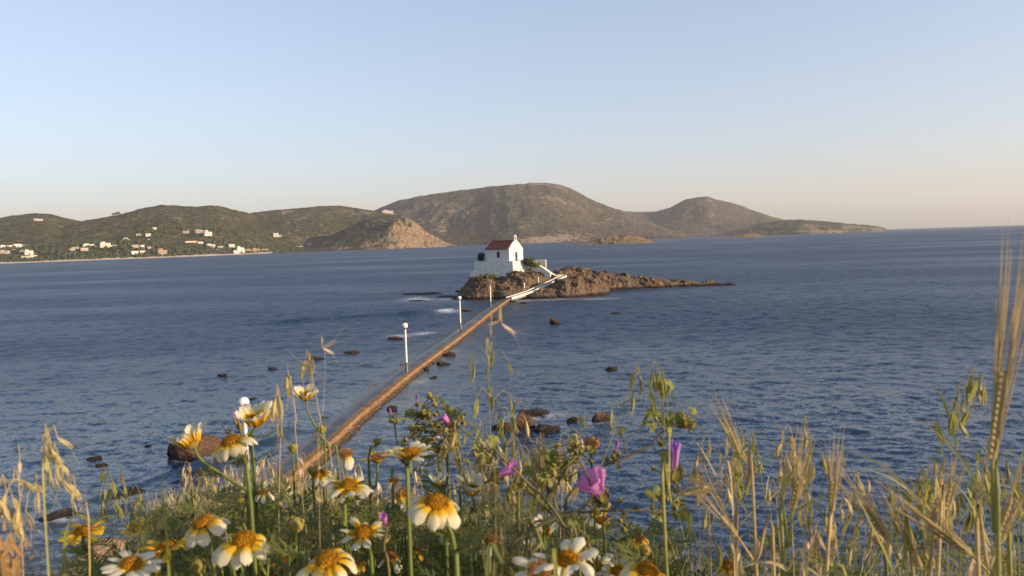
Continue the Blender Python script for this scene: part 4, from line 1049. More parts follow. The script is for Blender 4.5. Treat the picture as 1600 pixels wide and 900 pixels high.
# ---- petals (unit flower radius), several bends
def petal_mesh(kind, var, mat, notch=True, wide=0.19, L=0.76, base=0.30):
    rr = np.random.default_rng(var * 7 + len(kind)); n = 8; m = 5; vs = []; uv = []
    e0, e1 = {'cup': (62, 48), 'flat': (14, -14), 'reflex': (0, -78), 'side': (38, 8), 'droop': (-25, -70)}[kind]
    e0 += rr.normal() * 6; e1 += rr.normal() * 10; tw = rr.normal() * 0.18
    x_ = base; z_ = 0.02; ds = L / n; L_ = []
    for i in range(n + 1):
        t = i / n; L_.append((x_, z_, t)); e = math.radians(e0 + (e1 - e0) * min(1, t * 1.3)); x_ += math.cos(e) * ds; z_ += math.sin(e) * ds
    for i, (a, c_, t) in enumerate(L_):
        w_ = wide * (0.45 + 0.55 * math.sin(min(1, t * 1.15) * math.pi / 2)) * (1 if t < .8 else (1 - ((t - .8) / .2) ** 2 * .55))
        e = math.radians(e0 + (e1 - e0) * min(1, t * 1.3)); nx, nz = -math.sin(e), math.cos(e)
        for j in range(m):
            u = (j / (m - 1)) * 2 - 1; cupd = -0.10 * wide / .2 * (u * u) + 0.025 * math.sin(u * 7 + var)
            ext = (-0.05 * (1 if j in (1, 3) else 0) + (.02 if j == 2 else 0)) * (1 if (i == n and notch) else 0)
            tz = tw * u * w_ * t
            vs.append((a + nx * (cupd * .6 + tz) - ext * math.cos(e), u * w_, c_ + nz * (cupd * .6 + tz) - ext * math.sin(e))); uv.append((j / (m - 1), t))
    fs = [(i * m + j, i * m + j + 1, (i + 1) * m + j + 1, (i + 1) * m + j) for i in range(n) for j in range(m - 1)]
    mb = MB(); mb.add(vs, fs, 0, uv); return mb.mesh('petal', mat, True)
PM = {(k, mt): [petal_mesh(k, v, mm) for v in range(4)] for k in ('cup', 'flat', 'reflex', 'side', 'droop') for mt, mm in (('w', M_PET), ('y', M_PETY), ('c', M_PETW))}
def head_mesh(seed, disc, r=0.37, dome=0.27, spike=1.0):
    mb = MB(); rr = np.random.default_rng(seed)
    prof = [(r * math.cos(t), dome * math.sin(t) + .02) for t in np.linspace(0, math.pi / 2 - .05, 6)]
    mb.lathe(prof, 14, 0)
    # florets
    for k in range(150):
        q = k * 2.39996; s = math.sqrt((k + .5) / 150); rr_ = r * s * 1.02; z_ = dome * math.sqrt(max(0, 1 - s * s * .97)) + .02
        c_ = Vector((rr_ * math.cos(q), rr_ * math.sin(q), z_)); nr_ = Vector((c_.x * .8, c_.y * .8, .25)).normalized() * (.026 + .02 * rr.random()) * spike
        sd = Vector((-c_.y, c_.x, 0)).normalized() * .018 if rr_ > 1e-3 else Vector((.018, 0, 0)); up = nr_.cross(sd).normalized() * .018
        mb.add([c_ + sd, c_ + up, c_ - sd, c_ - up, c_ + nr_], [(0, 1, 4), (1, 2, 4), (2, 3, 4), (3, 0, 4)], 0)
    mb.lathe([(0.06, -.20), (.14, -.18), (.24, -.11), (.30, -.02), (r * 1.02, .03)], 14, 1)
    for k in range(14):
        q = 2 * math.pi * k / 14; mb.ribbon([Vector((.20 * math.cos(q), .20 * math.sin(q), -.13)), Vector((.29 * math.cos(q), .29 * math.sin(q), -.05)), Vector((.33 * math.cos(q), .33 * math.sin(q), .03))], [.05, .055, .02], Vector((-math.sin(q), math.cos(q), 0)), 1)
    return mb.mesh('flower_head', [disc, M_CALYX], False)
HM = [head_mesh(k, M_DISC) for k in range(3)]
HMB = head_mesh(5, M_DRIED, .36, .17, 4.5)

def feather_leaf(mb, p0, dirv, L, mi=0, seed=0, npair=6):
    rr = np.random.default_rng(seed); d = Vector(dirv).normalized(); sd = d.cross(Vector((0, 0, 1)))
    if sd.length < .1: sd = Vector((1, 0, 0))
    sd.normalize(); sd = (sd + Vector(rr.normal(size=3)) * .25).normalized(); nn = sd.cross(d)
    p = Vector(p0); rib = [p.copy()]
    for k in range(1, npair + 2):
        t = k / (npair + 1); p = p + (d + Vector((0, 0, -0.25 * t))) * (L / (npair + 1)); rib.append(p.copy())
    mb.ribbon(rib, [L * .018] * len(rib), sd, mi, .3)
    for k in range(1, len(rib) - 1):
        t = k / len(rib); ll = L * (.42 * math.sin(math.pi * (t * .8 + .18)))
        for s in (-1, 1):
            dv = (sd * s + d * .65 + nn * rr.normal() * .25).normalized(); q0 = rib[k]
            q1 = q0 + dv * ll * .55; q2 = q0 + dv * ll + d * ll * .15
            mb.ribbon([q0, q1, q2], [ll * .05, ll * .11, ll * .015], nn.cross(dv), mi, .2)
            for s2 in (-1, 1):
                d2 = (dv * .7 + nn.cross(dv) * s2 * .8).normalized(); mb.ribbon([q0.lerp(q1, .8), q0.lerp(q1, .8) + d2 * ll * .38], [ll * .07, ll * .015], d2.cross(nn), mi)

FL = []
def in_front(a, y_, d, pad=4):
    for (fx_, fy_, fr_, fd_) in FL:
        if d < fd_ + .01 and (a - fx_) ** 2 + (y_ - fy_) ** 2 < (fr_ + pad) ** 2: return True
    return False
def daisy(px_, py_, wpx, kind, face, label, depth=None, col='w', npet=14, path=None, dried=False, miss=0, spin=0.0, leaves=3, diam=.050, lean=(0, 0), drop=()):
    d = depth or diam * F / wpx; diam = wpx * d / F; c = W(px_, py_, d); rad = diam / 2; FL.append((px_, py_ + 4, wpx * .5, d))
    fx, fy, fz = face                           # right, up, towards the viewer
    nrm = (IR * fx + Vector((0, 0, 1)) * fy + Vector((0, -1, 0)) * fz).normalized()
    way = [W(a, b_, d) for a, b_ in (path or [])]
    c0 = c - nrm * rad * .2
    if not way: way = [c0 - nrm * rad * .8 + Vector((0, 0, -rad * 1.4))]
    rt = root_of(way[-1], lean); e = empty('daisy', rt); tag(e, label, 'daisy', 'crown daisies in the foreground')
    ln = catmull([c0] + way + [way[-1].lerp(rt, .5), rt], 4)
    mb = MB(); mb.tube(ln, [.0015 + .0008 * min(1, k / 8) + (.0012 if k == 0 else 0) for k in range(len(ln))], 7); mb.build('stem', M_STEM, e, True, origin=rt)
    rr = np.random.default_rng(int(px_ * 7 + py_))
    if leaves:
        leaves += 3; mb = MB()
        for k in range(leaves):
            i = min(len(ln) - 2, 5 + k * 2); q = rr.random() * 6.28; feather_leaf(mb, ln[i], (math.cos(q), math.sin(q) * .6, .45), .026 + .018 * rr.random(), 0, int(px_ + k))
        mb.build('leaf', M_LEAF, e, True, origin=rt).name = 'leaves'
    h = link('flower_head', HMB if dried else HM[int(px_) % 3], e); h.rotation_mode = 'QUATERNION'; h.rotation_quaternion = rz3(nrm, spin); h.location = c - rt; rs_ = rad * {'reflex': 1.13, 'droop': 1.12, 'cup': 1.2}  .get(kind, 1.05) * (1.1 if dried else 1); h.scale = (rs_,) * 3
    for k in range(npet):
        if rr.random() < miss or k in drop: continue
        kd = kind
        if kind == 'mixed': kd = ('reflex', 'droop', 'flat', 'side')[int(rr.random() * 4)]
        o = link('petal', PM[(kd, col)][int(rr.random() * 4)], h); s = .88 + .22 * rr.random()
        o.rotation_euler = (rr.normal() * .05, rr.normal() * .09, 2 * math.pi * k / npet + rr.normal() * .07); o.scale = (s, s * (.9 + .25 * rr.random()), s)
    return e

daisy(478, 622, 40, 'cup', (.1, 1, .15), 'small upright white daisy on the tallest stem above the causeway end', path=[(484, 650), (512, 700), (530, 740)], npet=13)
daisy(400, 660, 62, 'cup', (.05, 1, .25), 'cup shaped white and yellow daisy in front of the nearest lamp post', path=[(392, 690), (398, 760)], npet=15)
daisy(300, 694, 62, 'cup', (-.45, .85, -.05), 'white daisy leaning left over the big boulder on a thick curving stem', path=[(318, 722), (365, 753), (420, 790), (460, 830)], npet=15)
daisy(362, 692, 74, 'reflex', (-.25, 1, 0.09), 'white daisy with drooping petals just right of the boulder', path=[(372, 730), (392, 790)], npet=13)
daisy(318, 820, 78, 'reflex', (-.3, 1, 0.11), 'large drooping daisy at the lower left with white tipped petals', npet=12, lean=(.03, 0))
daisy(382, 846, 88, 'reflex', (.10, 1, 0.16), 'large daisy right of the lower left one, orange disc facing us', npet=12, path=[(420, 868), (460, 895), (480, 930)])
daisy(512, 876, 92, 'reflex', (.0, 1, 0.15), 'large orange centred daisy at the bottom edge', npet=10, miss=.15)
daisy(682, 788, 92, 'reflex', (.25, 1, 0.07), 'big white daisy with hanging petals below the middle of the picture', npet=13, path=[(704, 830), (712, 880), (716, 940)])
daisy(738, 768, 54, 'cup', (.0, 1, .05), 'half closed creamy daisy beside the pink mallow bud', col='c', npet=16, path=[(742, 800), (735, 860)], diam=.042)
daisy(640, 712, 78, 'side', (.05, 1, -.05), 'wide open daisy seen from the side under the mallow leaves', npet=14, path=[(642, 745), (638, 800)], miss=.1)
daisy(590, 718, 50, 'side', (0, 1, .1), 'wilting orange daisy with few petals left of the side view daisy', dried=True, npet=9, miss=.4, path=[(588, 760), (580, 820)], col='y')
daisy(540, 711, 46, 'droop', (.1, 1, .2), 'withered orange brown daisy near the foot of the causeway', dried=True, npet=8, miss=.3, col='c')
daisy(545, 760, 70, 'flat', (.1, 1, .12), 'flat daisy seen edge on with one petal hanging in front', npet=13, path=[(546, 790), (540, 850)])
daisy(500, 742, 48, 'reflex', (-.2, 1, 0.07), 'small white drooping daisy left of the edge on daisy', npet=11)
daisy(568, 833, 74, 'flat', (.05, 1, .18), 'open white daisy beside a small violet bloom', npet=9, path=[(572, 860), (584, 930)])
daisy(130, 832, 62, 'flat', (.1, 1, .15), 'pure yellow daisy farthest to the left', col='y', npet=10, path=[(132, 860), (150, 920)])
daisy(215, 828, 44, 'side', (-.1, 1, .2), 'small yellow daisy right of the leftmost yellow one', col='y', npet=10)
daisy(262, 855, 70, 'mixed', (-.1, 1, 0.12), 'ragged yellow daisy beside the large drooping one', col='y', npet=11)
daisy(205, 884, 84, 'flat', (.2, 1, .1), 'pale daisy seen from below at the lower left edge', npet=11, col='c')
daisy(885, 876, 92, 'mixed', (-.1, 1, 0.11), 'ragged daisy with one petal standing up at the bottom', npet=11, col='c')
daisy(930, 886, 62, 'side', (.2, 1, .2), 'pale green white daisy behind the ragged one', npet=12, col='c')
daisy(1012, 893, 84, 'reflex', (.2, 1, 0.10), 'orange domed daisy at the bottom right of the flowers', npet=11)
daisy(1140, 884, 58, 'droop', (-.1, 1, .2), 'solitary daisy low among the oats on the right', npet=9, path=[(1150, 910), (1160, 950)])
daisy(795, 888, 50, 'side', (-.4, .8, .4), 'yellow daisy half hidden at the bottom centre', col='y', npet=11)
daisy(628, 772, 48, 'droop', (.1, 1, .2), 'small pale daisy in the shade behind the big hanging one', npet=10, depth=1.15)
daisy(930, 803, 42, 'droop', (.0, 1, .3), 'small pale blue white daisy under the big mallow bloom', npet=9, col='c', depth=1.1)
daisy(686, 704, 46, 'side', (.0, 1, -.1), 'daisy half hidden behind the mallow leaves', npet=10, miss=.3, depth=.95)
daisy(700, 668 + 20, 40, 'side', (.1, 1, 0), 'cream daisy partly behind the pink mallow bud stalk', npet=9, miss=.3, col='c', depth=1.0)
daisy(766, 845, 48, 'droop', (.1, 1, .1), 'dry brown seed head right of the big hanging daisy', dried=True, npet=5, miss=.6, col='c', depth=.85)
daisy(845, 893, 82, 'flat', (0, 1, .3), 'large dry brownish disc at the bottom edge', dried=True, npet=10, miss=.7, col='c', depth=.7)
daisy(850, 832, 50, 'cup', (.3, 1, .1), 'half open cream daisy above the dry disc', npet=9, miss=.3, col='c', depth=1.0)
daisy(940, 815, 40, 'side', (-.2, 1, .1), 'dull orange withered head near the mallow cluster', dried=True, npet=6, miss=.5, col='y', depth=1.0)
daisy(232, 885, 54, 'mixed', (.2, 1, 0.07), 'small orange yellow daisy at the lower left edge', col='y', npet=9, depth=.95)
daisy(965, 893, 50, 'side', (-.3, 1, .2), 'yellow white daisy between the pale one and the orange dome', npet=10, depth=.9)
daisy(685, 775 - 20, 34, 'cup', (0, 1, .1), 'tiny closed white daisy bud between two tall stems', npet=8, col='c', diam=.025, depth=.9, path=[(692, 775), (696, 820)])

for i_, (a, b_, w_, kd, cc_, ms) in enumerate([(610, 872, 44, 'droop', 'c', .6), (650, 862, 34, 'droop', 'y', .5), (735, 852, 36, 'side', 'c', .5), (905, 852, 38, 'droop', 'y', .5), (832, 858, 30, 'cup', 'c', .3),
        (445, 880, 40, 'side', 'y', .4), (412, 770, 30, 'droop', 'c', .4), (560, 880, 30, 'droop', 'y', .4), (615, 752, 30, 'droop', 'c', .3), (1000, 842, 34, 'droop', 'y', .4), (700, 838, 28, 'droop', 'c', .4)]):
    daisy(a, b_, w_, kd, (.15 * (-1) ** i_, 1, .15), 'withered little daisy head low in the tangle, number %s from the left' % 'six eight eleven ten nine three two four five twelve seven'.split()[i_] if False else ['dull withered daisy left of the dry brown seed head group', 'small rusty head under the big hanging daisy', 'shrunken pale head right under the big hanging daisy stem', 'rusty head above the ragged daisy', 'tiny half open daisy near the thick dark stem',
        'orange withered head between the large lower daisies', 'faded small head above the bud among dry grass', 'small rusty head right of the bottom edge orange daisy', 'pale faded head behind the wilting orange daisy stems', 'rusty little head above the orange domed daisy', 'small faded head left of the dry brown seed head'][i_], depth=.92, dried=True, npet=9, miss=ms, col=cc_, leaves=2)

def bud(px_, py_, wpx, label, depth=.8, mat=None):
    d = depth; c = W(px_, py_, d); r = wpx * d / F / 2; rt = root_of(c, (rng.normal() * .03, .02)); e = empty('flower_bud', rt); tag(e, label, 'flower bud', 'round daisy buds')
    ln = catmull([c, c - Vector((0, 0, .08)) + Vector((rng.normal() * .01, 0, 0)), c.lerp(rt, .6), rt], 4); mb = MB(); mb.tube(ln, .0018, 6); mb.build('stem', M_STEM, e, True, origin=rt)
    mb = MB(); mb.lathe([(r * .2, -r), (r * .8, -r * .6), (r, 0), (r * .85, r * .5), (r * .4, r * .85), (.0005, r * .9)], 12, 0)
    for k in range(18):
        q = k * 2.4; zz = -r * .7 + 1.3 * r * (k / 18); rr_ = math.sqrt(max(0, 1 - (zz / r) ** 2)) * r
        a = Vector((rr_ * math.cos(q) * 1.02, rr_ * math.sin(q) * 1.02, zz)); mb.ribbon([a, a * 1.10 + Vector((0, 0, r * .25)), a * .98 + Vector((0, 0, r * .55))], [r * .2, r * .24, r * .05], Vector((-math.sin(q), math.cos(q), 0)), 0)
    o = mb.build('bud', mat or M_CALYX, e, True); o.location = c - rt
for a in ((310, 884, 26, 'round bud below the large drooping daisy at lower left'), (462, 820, 26, 'round bud in the middle between the large lower daisies'), (503, 668 + 3, 14, 'tiny bud on the side of the tallest daisy stem', 1.3), (458, 700, 15, 'small greenish bud left of the causeway end', 1.2),
          (812, 756, 20, 'small bud under the pink mallow bud', .8), (925, 692, 22, 'orange brown dry bud right of the rock cluster', .9, M_DRIED), (590, 690, 12, 'tiny bud above the wilting orange daisy', 1.0), (1008, 860, 18, 'small bud above the orange domed daisy', .8), (488, 735, 14, 'little bud beside the small drooping daisy', 1.0),
          (700, 640, 10, 'tiny bud on the left mallow top', .95), (375, 838 - 60, 18, 'bud among the dry grass above the lower left daisies', 1.0), (1372 / 1, 843, 16, 'pale round seed head right of the solitary daisy', .8, M_STRAW)): bud(*a)

# ---- mallows
def mallow_leaf(mb, c, r, nrm, mi=0, seed=0):
    rr = np.random.default_rng(seed); q = rz3(nrm, rr.random() * 6.28); n = 21; vs = [c]; uv = [(0.5, 0)]
    for k in range(n):
        a = -2.6 + 5.2 * k / (n - 1); lob = .72 + .28 * abs(math.cos(a * 1.45)); jag = 1 + .07 * (-1) ** k
        v = Vector((r * lob * jag * math.cos(a), r * lob * jag * math.sin(a), r * (.10 * math.sin(a * 5 + seed) - .25 * lob ** 2))); vs.append(c + q @ v); uv.append((k / n, 1))
    mb.add(vs, [(0, k, k + 1) for k in range(1, n)], mi, uv)
def mallow_petals(parent, loc, nrm, size, e0, e1, wide, mat, n=5, flare=0):
    for k in range(n):
        key = (e0, e1, wide, mat.name, k % 3)
        if key not in MPC:
            mb = MB(); m = 7; N = 9; vs = []; uv = []; x_, z_ = .06, 0
            for i in range(N + 1):
                t = i / N; ee = math.radians(e0 + (e1 - e0) * t ** 1.5 + (k % 3) * 3)
                w_ = wide * (.12 + .88 * math.sin(min(1, t * 1.05) * math.pi / 2) ** 1.2) * (1 - .35 * max(0, t - .85) / .15)
                for j in range(m):
                    u = j / (m - 1) * 2 - 1; notch = -.10 * (1 - abs(u)) if i == N else 0
                    rad_ = x_ + notch * math.cos(ee); ang_ = u * w_ / max(.25, rad_ + .18)
                    ruf = .035 * math.sin(u * 6 + k * 2) * t
                    vs.append(((rad_ + ruf) * math.cos(ang_), (rad_ + ruf) * math.sin(ang_), z_ + notch * math.sin(ee))); uv.append((j / (m - 1), t))
                x_ += math.cos(ee) / N; z_ += math.sin(ee) / N
            mb.add(vs, [(i * m + j, i * m + j + 1, (i + 1) * m + j + 1, (i + 1) * m + j) for i in range(N) for j in range(m - 1)], 0, uv); MPC[key] = mb.mesh('petal', mat, True)
        o = link('petal', MPC[key], parent); o.rotation_euler = (0, 0, 2 * math.pi * k / n); o.scale = (1 + .02 * k,) * 3
MPC = {}
def calyx_mesh(n=5):
    mb = MB(); mb.lathe([(.04, -.12), (.15, -.08), (.20, .04), (.18, .16)], 10, 0)
    for k in range(n):
        q = 2 * math.pi * k / n; r_ = Vector((math.cos(q), math.sin(q), 0)); mb.ribbon([r_ * .17 + Vector((0, 0, -.02)), r_ * .26 + Vector((0, 0, .18)), r_ * .20 + Vector((0, 0, .40))], [.10, .12, .01], Vector((-math.sin(q), math.cos(q), 0)), 0, .3)
    return mb.mesh('calyx', M_CALYX, True)
CALYX = calyx_mesh()
def mallow(label, d, path, blooms, clusters=(), leaves=(), mat=None):
    """path: pixel way points of the main stem from the tip down; blooms: (px,py,size px,face,kind)"""
    way = [W(a, b_, d) for a, b_ in path]; rt = root_of(way[-1], (0, 0)); e = empty('mallow', rt); tag(e, label, 'mallow', 'pink mallows among the daisies')
    ln = catmull(way + [way[-1].lerp(rt, .35), rt], 6); mb = MB(); mb.tube(ln, np.linspace(.0011, .0020, len(ln)), 7)
    def near(p): return min(ln, key=lambda q: (q - p).length)
    heads = []
    for (a, b_, s, face, kind) in blooms:
        FL.append((a + face[0] * s * .5, b_ - s * .5, s * .6, d)); c = W(a, b_, d + .01); nrm = (IR * face[0] + Vector((0, 0, 1)) * face[1] + Vector((0, -1, 0)) * face[2]).normalized(); q = near(c)
        mb.tube(catmull([c - nrm * s * d / F * .1, c - nrm * s * d / F * .45, q.lerp(c, .3), q], 3), .0011, 6); heads.append((c, nrm, s * d / F, kind))
    rr = np.random.default_rng(int(path[0][0]))
    cl = []
    for (a, b_, s, n) in clusters:
        for k in range(n):
            c = W(a + rr.normal() * s * .5, b_ + rr.normal() * s * .4, d + rr.normal() * .012); cl.append(c); q = near(c); mb.tube([c, q.lerp(c, .4) + Vector((0, 0, .004)), q], .0008, 5)
    mb.build('stem', M_STEMB if mat is None else mat, e, True, origin=rt)
    for c, nrm, s, kind in heads:
        o = link('flower', CALYX, e); o.rotation_mode = 'QUATERNION'; o.rotation_quaternion = rz3(nrm, rr.random() * 6); o.location = c - rt; o.scale = (s,) * 3
        if kind == 'open': mallow_petals(o, c, nrm, s, 68, 48, .46, M_PETM)
        elif kind == 'half': mallow_petals(o, c, nrm, s, 80, 72, .34, M_PETM)
        elif kind == 'closed': mallow_petals(o, c, nrm, s, 87, 74, .30, M_PETV)
        elif kind == 'tip': mallow_petals(o, c, nrm, s * .8, 88, 86, .16, M_PETV)
    for c in cl:
        o = link('calyx', CALYX, e); s = .010 + .006 * rr.random(); o.rotation_mode = 'QUATERNION'; o.rotation_quaternion = rz3((rr.normal(), rr.normal(), 1 + rr.random()), 0); o.location = c - rt; o.scale = (s * 1.1,) * 3
    for (a, b_, s, n) in leaves:
        for k in range(n):
            c = W(a + rr.normal() * s * .7, b_ + rr.normal() * s * .6, d + rr.normal() * .02 + .01); mb = MB(); q = near(c)
            mallow_leaf(mb, c, s * d / F * (.28 + .2 * rr.random()), (rr.normal() * .7, -.6 + rr.normal() * .5, .7), 0, int(rr.random() * 1000)); mb.tube([c, c.lerp(q, .6) - Vector((0, 0, .006)), q], .0007, 5)
            mb.build('leaf', M_MLEAF, e, True, origin=rt)
mallow('mallow with the largest open pink bloom right of centre', .80, [(898, 700), (925, 770), (900, 800), (862, 812), (800, 850), (770, 900)], [(943, 780, 50, (-.5, .85, .25), 'open')], [(905, 700, 26, 7), (880, 735, 22, 4), (940, 790, 24, 4)], [(870, 745, 30, 3), (900, 830, 34, 3)])
mallow('mallow with a rounded pink bud pointing left beside the creamy daisy', .78, [(770, 700), (820, 750), (850, 778), (880, 820), (905, 880)], [(772, 747, 44, (.75, .5, .3), 'half')], [(760, 715, 16, 3), (812, 760, 14, 2)], [(770, 690, 26, 2), (800, 790, 30, 2)])
mallow('mallow with a tall violet pink closed bloom at the right', .82, [(1062, 762), (1050, 800), (1000, 798), (920, 800), (860, 810), (820, 880)], [(1054, 748, 58, (-.02, 1, .05), 'closed')], [(1050, 785, 30, 9), (985, 800, 26, 5), (1025, 745, 18, 2)], [(1045, 800, 34, 3)])
mallow('arching mallow shoot with a leafy tip and tiny magenta bud at upper right', .86, [(1085, 655), (1040, 672), (1005, 702), (940, 730), (900, 760), (880, 850)], [(1080, 668, 20, (.35, 1, .1), 'tip'), (962, 712, 26, (.1, 1, .1), 'tip')], [(1068, 660, 20, 10), (950, 720, 18, 5), (1035, 700, 10, 2)], [(1062, 662, 30, 6), (1000, 675, 30, 2)])
mallow('bushy mallow top with many green calyxes left of centre', .92, [(655, 650), (680, 690), (700, 730), (690, 800), (700, 880)], [(652, 634, 18, (.0, 1, .1), 'tip'), (708, 678, 30, (-.3, .9, .1), 'half')], [(665, 655, 34, 18), (650, 690, 28, 14), (700, 665, 22, 6)], [(650, 670, 34, 7), (700, 655, 32, 4), (740, 690, 30, 3), (680, 700, 30, 3)])
mallow('thin mallow stem crossing behind the flowers from the small pink bud', .88, [(716, 666), (760, 700), (800, 740), (850, 790), (900, 850), (930, 900)], [(706, 666, 24, (-.6, .8, .2), 'half')], [(722, 664, 12, 3)], [(745, 690, 30, 2)])
mallow('low mallow with a small lilac bloom beside the open white daisy', .74, [(606, 822), (600, 860), (610, 930)], [(604, 824, 26, (-.1, 1, .4), 'half')], [(600, 835, 16, 3)], [])
mallow('tiny violet blossom on a hair thin stalk left of the bushy mallow top', .98, [(614, 648), (622, 700), (640, 780)], [(614, 652, 16, (-.3, 1, .2), 'tip')], [(618, 660, 8, 3)], [])
mallow('small purple bloom hidden behind the cup shaped daisy at left', .98, [(372, 655), (380, 700), (385, 780)], [(370, 660, 18, (-.3, 1, .2), 'tip'), (358, 676, 16, (-.5, .8, .2), 'tip')], [(372, 668, 8, 2)], [])
mallow('mallow seed cluster at the right of the purple closed bloom stalk', .90, [(905, 690), (895, 715), (870, 760), (850, 830)], [], [(900, 715, 30, 12), (860, 750, 26, 8)], [(850, 740, 36, 4)], M_STEM)

# ---- oats
def spikelet_mesh(mat, awn=1.6, seed=0):
    """hanging spikelet, unit length, pointing down -Z, hinge at the origin"""
    mb = MB(); rr = np.random.default_rng(seed)
    for s in (-1, 1, 0):
        pts = []; wd = []
        for k in range(7):
            t = k / 6; pts.append(Vector((s * .075 * math.sin(t * 2.6), .05 * (1 if s else 0) * math.sin(t * 3), -t * (1 if s else .85)))); wd.append(.072 * math.sin(math.pi * min(1, t * .93 + .05)) ** .8 + .004)
        mb.ribbon(pts, wd, Vector((.55 if s else .2, 1, 0)), 0, .5)
    for s in (-1, 1):
        a = Vector((s * .05, 0, -.7)); kn = a + Vector((s * .14, 0, -.45)); mb.tube([a, kn, kn + Vector((s * (.3 + .2 * rr.random()), 0, -.45 * awn))], [.010, .008, .004], 4, 0, False)
    return mb.mesh('spikelet', mat, True)
SPK = {k: [spikelet_mesh(m, 1.7, v) for v in range(3)] for k, m in (('t', M_OATT), ('g', M_OATG), ('w', M_OATW))}
def blade(mb, base, tip, w_, mi=0, sag=.1, side=None):
    d = tip - base; sd = side or Vector((1, rng.normal() * .6, 0)); n = 5; pts = []
    for k in range(n + 1):
        t = k / n; pts.append(base.lerp(tip, t) + Vector((0, 0, sag * d.length * math.sin(t * math.pi))))
    mb.ribbon(pts, [w_ * (.55 + .45 * math.sin(min(1, k / n * 1.6) * 1.57)) * (1 - (k / n) ** 3 * .95) for k in range(n + 1)], sd, mi, .35)
OATN = 0
def oat(label, d, path, spk, tone='t', size=.023, leaf=1, group='wild oats in the foreground', swing=.25, thick=.00055):
    """path: px way points from the tip down; spk: (px,py) of spikelet hinges"""
    way = [W(a, b_, d) for a, b_ in path]; rt = root_of(way[-1], (rng.normal() * .05, rng.normal() * .03)); e = empty('wild_oat', rt); tag(e, label, 'wild oat', group)
    ln = catmull(way + [way[-1].lerp(rt, .5), rt], 5); mb = MB(); mb.tube(ln, np.linspace(thick * .5, thick * 1.5, len(ln)), 6)
    out = []
    for s_ in spk:
        c = W(s_[0], s_[1], d + rng.normal() * .01)
        q = min(ln, key=lambda v: (v - c).length + .5 * max(0, c.z - v.z + .0) * 0 + (0 if v.z < c.z + .06 else .02))
        mid = q.lerp(c, .6) + Vector((0, 0, .012)); mb.tube(catmull([q, mid, c], 3), .00040, 4, 0, False); out.append((c, s_[2] if len(s_) > 2 else rng.normal() * swing, s_[3] if len(s_) > 3 else 1))
    mb.build('stem', M_STRAWG if tone == 'g' else M_STRAW, e, True, origin=rt)
    for c, tilt, sc_ in out:
        o = link('spikelet', SPK[tone][int(rng.random() * 3)], e); o.location = c - rt; s = size * (.85 + .3 * rng.random()) * sc_
        o.scale = (s, s, s); o.rotation_euler = (rng.normal() * .15, tilt, rng.random() * 6.28 if abs(tilt) < .6 else 0)
    for k in range(leaf):
        mb = MB(); i = int(len(ln) * (.45 + .2 * k)); b0 = ln[i]; q = rng.random() * 6.28; L = .06 + .07 * rng.random()
        blade(mb, b0, b0 + Vector((math.cos(q) * L * .6, math.sin(q) * L * .3, L * .6)), .0015, 0, .15); mb.build('leaf', M_STRAWG, e, True, origin=rt)
    return e
oat('drooping wild oat hanging over the water at right of centre', .85, [(1036, 598), (1028, 580), (1012, 574), (998, 580), (978, 620), (958, 680), (944, 715), (925, 780), (915, 860)],
    [(992, 580), (999, 586), (1020, 578), (1024, 582), (1030, 585), (1036, 592), (1040, 596), (1016, 612), (1012, 640), (1036, 640), (1044, 652), (1030, 645), (988, 612), (1018, 632), (956, 640)], 'g', .025, 0)
oat('thin wild oat with a few spikelets in front of the causeway rocks', .9, [(767, 545), (764, 580), (766, 620), (772, 680), (780, 760), (790, 850)], [(735, 556), (741, 570), (770, 548), (765, 570), (792, 562), (764, 612), (770, 616), (798, 622), (806, 628), (745, 622), (782, 640), (788, 648), (800, 650)], 'g', .022, 0, thick=.00018)
oat('bleached bent oat tip floating near the causeway', .55, [(780, 502), (768, 508), (766, 530), (764, 590), (768, 700), (775, 850)], [(782, 501, 1.2, .9), (784, 506, -.9, 1.3), (768, 508, .2, .8), (760, 552, .1, .6)], 'w', .0105, 0, swing=.8, thick=.00012)
oat('tan oat with open spikelets above the smallest daisy', .9, [(483, 560), (486, 575), (492, 610), (505, 680), (520, 780)], [(478, 562, -.3, 1), (482, 568, .4, 1), (492, 575, 1.9, 1), (486, 566, -.5, .8)], 't', .026, 0)
oat('pale wisp of oat awns in the air over the left bay', .7, [(505, 545), (508, 560), (505, 640), (498, 760)], [(503, 543, -2.0, 1.1), (503, 543, -1.0, .9)], 'w', .016, 0, swing=1.0, thick=.00025)
oat('single tan oat head left of the smallest daisy', .9, [(450, 582), (455, 600), (462, 650), (470, 760)], [(450, 583, -.15, 1.2), (455, 600, 0, .8)], 't', .024, 0)
oat('tan fan shaped oat head above the cup shaped daisy', .85, [(434, 618), (438, 640), (440, 680), (436, 780)], [(433, 616, -.1, 1.2), (437, 620, -.35, 1.1), (431, 622, .15, 1), (436, 660, 0, .8)], 't', .026, 0)
oat('blurred tan oat panicle at the left over the water', .6, [(72, 684), (78, 705), (92, 735), (105, 760), (120, 800), (140, 880)], [(72, 684), (76, 690), (66, 700), (80, 702, -.5), (88, 712, -.5), (64, 712, -1.2), (70, 722), (76, 732), (92, 722, -.6), (98, 748, -.5), (108, 755, -.6), (118, 762, -.4), (90, 684, -1.0), (88, 730)], 't', .016, 0)
oat('bent oat stalk with dangling heads at the far left edge', .55, [(62, 768), (45, 756), (20, 752), (-5, 762), (-30, 800)], [(60, 765, .1, 1), (30, 755, -1.2, 1.3), (10, 770), (20, 778), (5, 786), (30, 790), (16, 796), (-2, 780), (40, 800), (26, 808)], 't', .017, 0)
oat('single oat spikelet above the bent stalk at the left edge', .6, [(31, 717), (30, 760), (34, 850)], [(31, 718, 0, 1)], 'w', .014, 0)
